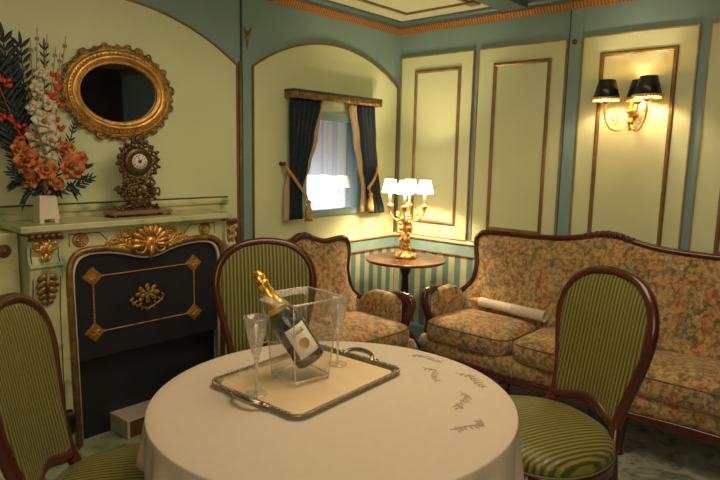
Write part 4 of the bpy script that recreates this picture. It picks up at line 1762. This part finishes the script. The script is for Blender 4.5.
    for s_ in (-1, 1):
        b = MB()
        P = smoothpath([(bx(.57)+.02, s_*ay, frame[0][1]), (bx(.57)+.10, s_*(ay+.015), frame[0][1]-.012), (-.02, s_*(hw-.01), arm_z-.03), (xf-.22, s_*(hw-.005), arm_z+.005), (xf-.12, s_*(hw-.005), arm_z+.01), (xf-.075, s_*(hw-.005), arm_z-.025), (xf-.085, s_*(hw-.01), arm_z-.09), (xf-.12, s_*(hw-.015), arm_z-.18), (xf-.10, s_*(hw-.02), .36), (xf-.07, s_*(hw-.02), .25)], 5)
        n_ = len(P)
        b.tube(P, [.020+.006*sin(i/n_*pi) for i in range(n_)], 8)
        b.tube(spiral((xf-.085, s_*(hw-.005), arm_z-.012), .026, .006, R(90), -1.1, 'xz', 14), [.014-.006*i/14 for i in range(15)], 7)
        b.build('arm_frame', 'mahogany', t)
        # arm upholstery: inner panel and rounded pad on top

        def af(u, v):
            x = bx(.5)+.05+(xf-.14-bx(.5)-.05)*u
            zt = (arm_z+.020) if u > .35 else frame[0][1]-.005+(arm_z+.025-frame[0][1])*(u/.35)
            # section closed loop in (y, z)
            a = 2*pi*v
            cy_2, sz = cos(a), sin(a)
            w_, h_ = .045, (zt-.37)/2
            e = min(1, (1-abs(u*2-1)**10)+.001)
            n_2 = 3.2
            r = (abs(cy_2)**n_2+abs(sz)**n_2)**(-1/n_2)*max(.05, e)
            top_b = .018*max(0, sz)**2
            return Vector((x, s_*(hw-.035)+cy_2*r*(w_+top_b), .37+h_+sz*r*h_))
        b = MB()
        b.grid(af, 16, 20, cv=True)
        b.build('arm_pad', 'floral', t)
    # legs
    xs_l = [(xf-.05, -hw+.06), (xf-.05, hw-.06), (back0+.03, -hw+.08), (back0+.03, hw-.08)]
    if len(cushions) > 1:
        xs_l += [(xf-.035, -.33), (xf-.035, .33)]
    for x, y in xs_l:
        fwd = 1 if x > 0 else -1
        b = MB()
        P = smoothpath([(x, y, .23), (x+fwd*.012, y, .17), (x, y, .09), (x+fwd*.008, y, .03), (x+fwd*.016, y, 0)], 4)
        b.tube(P, [.034, .036, .037, .036, .032, .028, .024, .021, .019, .017, .016, .016, .017, .019, .020, .020, .020][:len(P)], 8)
        b.build('leg', 'mahogany', t)
    return t


M['embroid2'] = plain('brown_piping', (.16, .09, .045), .7)
sofa_frame = [(.945, .575), (.895, .620), (.868, .68), (.862, .77), (.882, .86), (.893, .925), (.872, .968), (.815, .988), (.70, .992), (.48, .992), (.28, 1.002), (.14, 1.028), (.06, 1.050), (0, 1.056)]
make_seating('sofa', 'long floral tapestry sofa with carved mahogany frame along the right wall', 'sofa', (-.50, -1.84, 0), pi, sofa_frame, .965, .35, [(-.915, -.31), (-.31, .31), (.31, .915)], .13, back0=-.17)
arm_frame = [(.415, .545), (.375, .580), (.350, .64), (.345, .74), (.375, .84), (.378, .905), (.345, .938), (.27, .936), (.18, .930), (.09, .952), (.04, .975), (0, .982)]
make_seating('armchair', 'floral tapestry armchair with carved mahogany frame below the window', 'armchair', (-1.345, -.60, 0), R(-94), arm_frame, .44, .34, [(-.385, .385)], .07, arm_z=.60, back0=-.22)

# paper roll on the sofa
t = thing('paper_roll', 'white paper roll with a pointed brown tip lying on the sofa seat', 'roll', (-.42, -1.035, .538), 0)
A0, A1 = Vector((0, 0, 0)), Vector((-.055, -.54, .0))
dd = (A1-A0).normalized()
zq = Vector((0, 0, 1)).rotation_difference(dd).to_matrix()
L = (A1-A0).length
b = MB().lathe([(.024, .05), (.030, .055), (.032, .09), (.030, .12), (.032, .30), (.0345, .302), (.0345, .315), (.033, .318), (.036, L), (.030, L), (.028, L-.02), (.001, L-.02)], A0, 20, zq)
b.build('paper_wrap', 'white', t)
MB().lathe([(.001, -.03), (.008, -.02), (.017, .005), (.024, .04), (.026, .06)], A0, 16, zq).build('pointed_tip', 'browncrust', t)

# ================================================================== DINING TABLE
TC = Vector((-2.632, -1.872, 0))
TR, TZ = .542, .763
t = thing('dining_table', 'round dining table hidden under a white cloth in the foreground', 'table', TC)
MB().lathe([(.001, TZ-.035), (TR-.012, TZ-.035), (TR-.004, TZ-.02), (TR-.006, TZ-.004), (.001, TZ-.004)], (0, 0, 0), 56).build('tabletop', 'mahogany', t)
MB().lathe([(.16, 0), (.17, .02), (.10, .05), (.05, .09), (.04, .30), (.06, .45), (.045, .60), (.12, TZ-.036)], (0, 0, 0), 20).build('pedestal', 'mahogany', t)
b = MB()
NS = 240


def cloth(u, v):
    a = 2*pi*u
    if v <= .5:
        r = (TR+.002)*(v/.5)*.999+.0001
        return Vector((r*cos(a), r*sin(a), TZ+.001))
    w = (v-.5)/.5
    if w < .12:
        k = w/.12
        r = TR+.002+.004*sin(k*pi/2)
        z = TZ+.001-.006*(1-cos(k*pi/2))
        return Vector((r*cos(a), r*sin(a), z))
    k = (w-.12)/.88
    fold = (sin(a*17+1.1*sin(a*3))*.6+.4*sin(a*29+2)+.25*sin(a*7))
    r = TR+.006+.030*k+fold*.030*min(1, k*2.2)
    z = TZ-.005-.40*k-.012*k*abs(sin(a*34))
    # the cloth hangs in front of the seat pushed under the table
    if z < .62:
        w_ = min(1, (.62-z)/.09)
        qx, qy = -3.075-TC.x, -1.45-TC.y
        ux, uy = cos(a), sin(a)
        tca = qx*ux+qy*uy
        d2 = qx*qx+qy*qy-tca*tca
        rr_ = .315
        if tca > 0 and d2 < rr_*rr_:
            r = r+(min(r, tca-sqrt(rr_*rr_-d2))-r)*w_
    return Vector((r*cos(a), r*sin(a), z))


V = b.grid(cloth, NS, 34, cu=True)
o = b.build('tablecloth', 'cloth')
o.location = TC
tag(o, 'white embroidered cloth draped over the round dining table', 'tablecloth')
b = MB()
rn = random.Random(5)


def sprig(cx, cy, ang, L):
    c_, s_ = cos(ang), sin(ang)
    P = [(cx+(L*k/8)*c_-s_*.018*sin(k/8*pi*1.6), cy+(L*k/8)*s_+c_*.018*sin(k/8*pi*1.6), TZ+.0022) for k in range(9)]
    b.tube(P, .0011, 4, flat=1)
    for k in range(1, 9):
        for q in (-1, 1):
            la = ang+q*.8+rn.uniform(-.2, .2)
            l_ = rn.uniform(.014, .024)
            p = Vector(P[k])
            b.leaf(p, p+Vector((cos(la)*l_, sin(la)*l_, 0)), .008, (0, 0, 1), 0, 4)


for (r, a_, dang, L_) in ((.46, 8, .3, .12), (.40, -6, -.3, .12), (.46, -20, .2, .13), (.40, -40, -.2, .12), (.44, -66, -.3, .10)):
    a = R(a_)
    b = MB()
    sprig(r*cos(a), r*sin(a), a-pi/2+dang, L_)
    for v_ in b.bm.verts:
        v_.co.z = TZ+.0018+(v_.co.z-TZ-.0018)*.3
    b.build('embroidered_sprig', 'embroid', o)


# tray
TY = thing('serving_tray', 'rectangular silver serving tray with two handles on the tablecloth', 'tray', (-2.590, -1.716, TZ+.003), R(3))
HW, HH = .255, .203
b = MB()
secs = [(-.045, .004), (-.026, .005), (-.020, .008), (-.012, .012), (-.004, .015), (.002, .014), (.004, .010), (-.004, .006), (-.020, .0)]
outl = rrect(2*HW, 2*HH, .045, 8)
n = len(outl)


def off(k, d):
    p0, p1, p2 = outl[k-1], outl[k], outl[(k+1) % n]
    tx, ty = p2[0]-p0[0], p2[1]-p0[1]
    l_ = hypot(tx, ty)
    return (p1[0]+ty/l_*d, p1[1]-tx/l_*d)


rings = [[b.bm.verts.new((*off(k, d), z)) for k in range(n)] for d, z in secs]
for A, B in zip(rings[1:], rings[2:]):
    for k in range(n):
        b.face([A[k], A[(k+1) % n], B[(k+1) % n], B[k]])
b.build('raised_rim', 'silverrim', TY)
b = MB()
A = [b.bm.verts.new((*off(k, -.026), .006)) for k in range(n)]
B = [b.bm.verts.new((*off(k, -.020), .001)) for k in range(n)]
b.face(A, False)
b.face(B[::-1], False)
for k in range(n):
    b.face([A[k], A[(k+1) % n], B[(k+1) % n], B[k]], False)
b.build('tray_plate', 'silver', TY)
b = MB()
for k in range(n):
    p, q = outl[k], outl[(k+1) % n]
    d_ = hypot(q[0]-p[0], q[1]-p[1])
    m = max(1, int(d_/.013))
    for i in range(m):
        u = i/m
        b.ball((p[0]+(q[0]-p[0])*u, p[1]+(q[1]-p[1])*u, .015), (.0045, .0045, .003), None, 6, 4)
b.build('bead_edge', 'silverrim', TY)
for sx in (-1, 1):
    b = MB()
    x0 = sx*(HW-.004)
    P = smoothpath([(x0, -.058, .012), (x0+sx*.016, -.056, .018), (x0+sx*.030, -.034, .023), (x0+sx*.034, 0, .025), (x0+sx*.030, .034, .023), (x0+sx*.016, .056, .018), (x0, .058, .012)], 5)
    b.tube(P, [.0055+.003*sin(i/(len(P)-1)*pi) for i in range(len(P))], 8)
    for q in (-1, 1):
        b.ball((x0+sx*.004, q*.062, .013), (.011, .011, .005))
        b.tube(spiral((x0+sx*.006, q*.078, .014), .012, .003, R(90), q*1.1, 'xy', 12), .003, 5)
    b.build('handle', 'silverrim', TY)

ZR = TZ+.003+.0065
# acrylic bucket
BK = thing('wine_bucket', 'clear square acrylic wine bucket holding the bottle on the tray', 'bucket', (-2.608, -1.692, ZR), R(-7))


def sq(h, z, r=.018, n=5):
    return [(x, y, z) for x, y in rrect(2*h, 2*h, r, n)]


b = MB()
levels = [(.068, 0), (.072, .004), (.079, .09), (.090, .20), (.099, .270)]
outer = [[b.bm.verts.new(p) for p in sq(h, z)] for h, z in levels]
inner = [[b.bm.verts.new(p) for p in sq(h-.005, max(z, .014))] for h, z in levels[::-1][:4]]
allr = outer+inner
m = len(outer[0])
for A, B in zip(allr, allr[1:]):
    for k in range(m):
        b.face([A[k], A[(k+1) % m], B[(k+1) % m], B[k]])
b.face(outer[0][::-1], False)
b.face(inner[-1], False)
b.build('bucket_body', 'acrylic', BK)
b = MB()
b.tube([Vector(p) for p in sq(.0975, .271)], .0032, 6, True)
for cx_s, cy_s in ((-1, -1), (1, -1), (1, 1), (-1, 1)):
    b.tube([(cx_s*(h-.006), cy_s*(h-.006), z) for h, z in levels], .0028, 6)
b.tube([Vector(p) for p in sq(.070, .012)], .004, 6, True)
b.build('edge', 'acredge', BK)
for sx in (-1, 1):
    b = MB()
    # ear handles at the left and the back
    b.box((sx*.098-(.024 if sx < 0 else 0), -.055, .264), (sx*.098+(.024 if sx > 0 else 0), .055, .271), Matrix.Rotation(sx*.25, 3, 'Y'))
    b.build('ear_handle', 'acredge', BK, bevel=.002)
b = MB()
for k in range(9):
    y = -.045+k*.010
    b.tube([(.0875+.0018*0, y, .165+.004*sin(k*1.7)), (.0885, y+.004, .178 if k % 3 else .186), (.0880, y+.008, .166)], .0012, 4)
b.tube([(.0878, -.05, .160), (.0878, .045, .163)], .0012, 4)
b.build('printed_logo', 'blueink', BK)

# bottle
bb0 = Vector((-2.578, -1.712, ZR+.052))
bt = Vector((-2.698, -1.572, 1.118))
dv = (bt-bb0).normalized()
BT = thing('wine_bottle', 'dark sparkling wine bottle with gold foil neck leaning in the bucket', 'bottle', bb0)
rotq = Vector((0, 0, 1)).rotation_difference(dv)
BT.rotation_mode = 'QUATERNION'
# turn the bottle about its own axis so that the label looks at the viewer
BT.rotation_quaternion = rotq
LB = (bt-bb0).length
kk = LB/.335
MB().lathe([(.001, .012), (.036, .004), (.047, 0), (.0515, .006), (.052, .04), (.052, .145), (.049, .172), (.039, .200), (.028, .225), (.020, .248), (.001, .249)], (0, 0, 0), 36).build('glass_body', 'bottle', BT)
MB().lathe([(.001, .198), (.0405, .1985), (.0292, .225), (.0218, .248), (.0192, .275), (.0188, .292), (.0215, .297), (.0215, .306), (.0188, .309), (.0205, .316), (.0205, .328), (.012, LB-.001), (.001, LB)], (0, 0, 0), 28).build('foil_capsule', 'foil', BT)
toc = rotq.to_matrix().transposed() @ (CAMP-bb0)
la = math.atan2(toc.y, toc.x)+.22
b = MB()
b.grid(lambda u, v: Vector((.0528*cos(la+(u-.5)*1.45), .0528*sin(la+(u-.5)*1.45), .030+.105*v)), 20, 8)
o = b.build('label', 'paper', BT)
o.modifiers.new('solid', 'SOLIDIFY').thickness = .0006


def onb(a, z, r=.0538):
    return Vector((r*cos(la+a), r*sin(la+a), z))


b = MB()
V0 = b.bm.verts.new(onb(0, .072, .0540))
ring = [b.bm.verts.new(onb(.34*cos(2*pi*k/20), .072+.018*sin(2*pi*k/20), .0540)) for k in range(20)]
for k in range(20):
    b.face([V0, ring[k], ring[(k+1) % 20]])
b.build('seal', 'seal', o)
b = MB()
for k in range(7):
    a0 = -.42+k*.12
    b.tube([onb(a0, .108), onb(a0+.03, .118 if k % 3 else .123), onb(a0+.07, .109), onb(a0+.12, .110)], .0008, 4)
b.tube([onb(-.35, .050), onb(.35, .050)], .0006, 4)
b.build('script', 'ink', o)


# champagne flutes
def flute(loc, label):
    t = thing('champagne_flute', label, 'glass', loc, 0, 'champagne flutes on the tray')
    b = MB().lathe([(.001, .006), (.010, .006), (.034, .0025), (.035, .001), (.034, 0), (.001, 0)], (0, 0, 0), 28)
    b.build('foot', 'crystal', t)
    b = MB().lathe([(.008, .005), (.0045, .016), (.0038, .05), (.0045, .085), (.008, .094), (.005, .100), (.0075, .108), (.009, .115)], (0, 0, 0), 14)
    b.build('stem', 'acredge', t)
    b = MB().lathe([(.006, .106), (.0105, .118), (.0185, .155), (.0295, .20), (.039, .240), (.0378, .240), (.0283, .20), (.0173, .155), (.009, .124), (.001, .118)], (0, 0, 0), 28)
    b.build('bowl', 'crystal', t)
    b = MB()
    for k in range(16):
        a = 2*pi*k/16
        b.tube([(.0112*cos(a), .0112*sin(a), .124), (.0215*cos(a+.15), .0215*sin(a+.15), .166), (.0303*cos(a), .0303*sin(a), .203)], .0011, 4)
    b.tube([(.0385*cos(2*pi*k/24), .0385*sin(2*pi*k/24), .240) for k in range(24)], .0011, 4, True)
    b.build('cut_pattern', 'acredge', t)
    return t


flute((-2.800, -1.706, ZR), 'cut crystal champagne flute at the left end of the tray, in front of the bucket')
flute((-2.440, -1.700, ZR), 'cut crystal champagne flute on the right of the bucket')
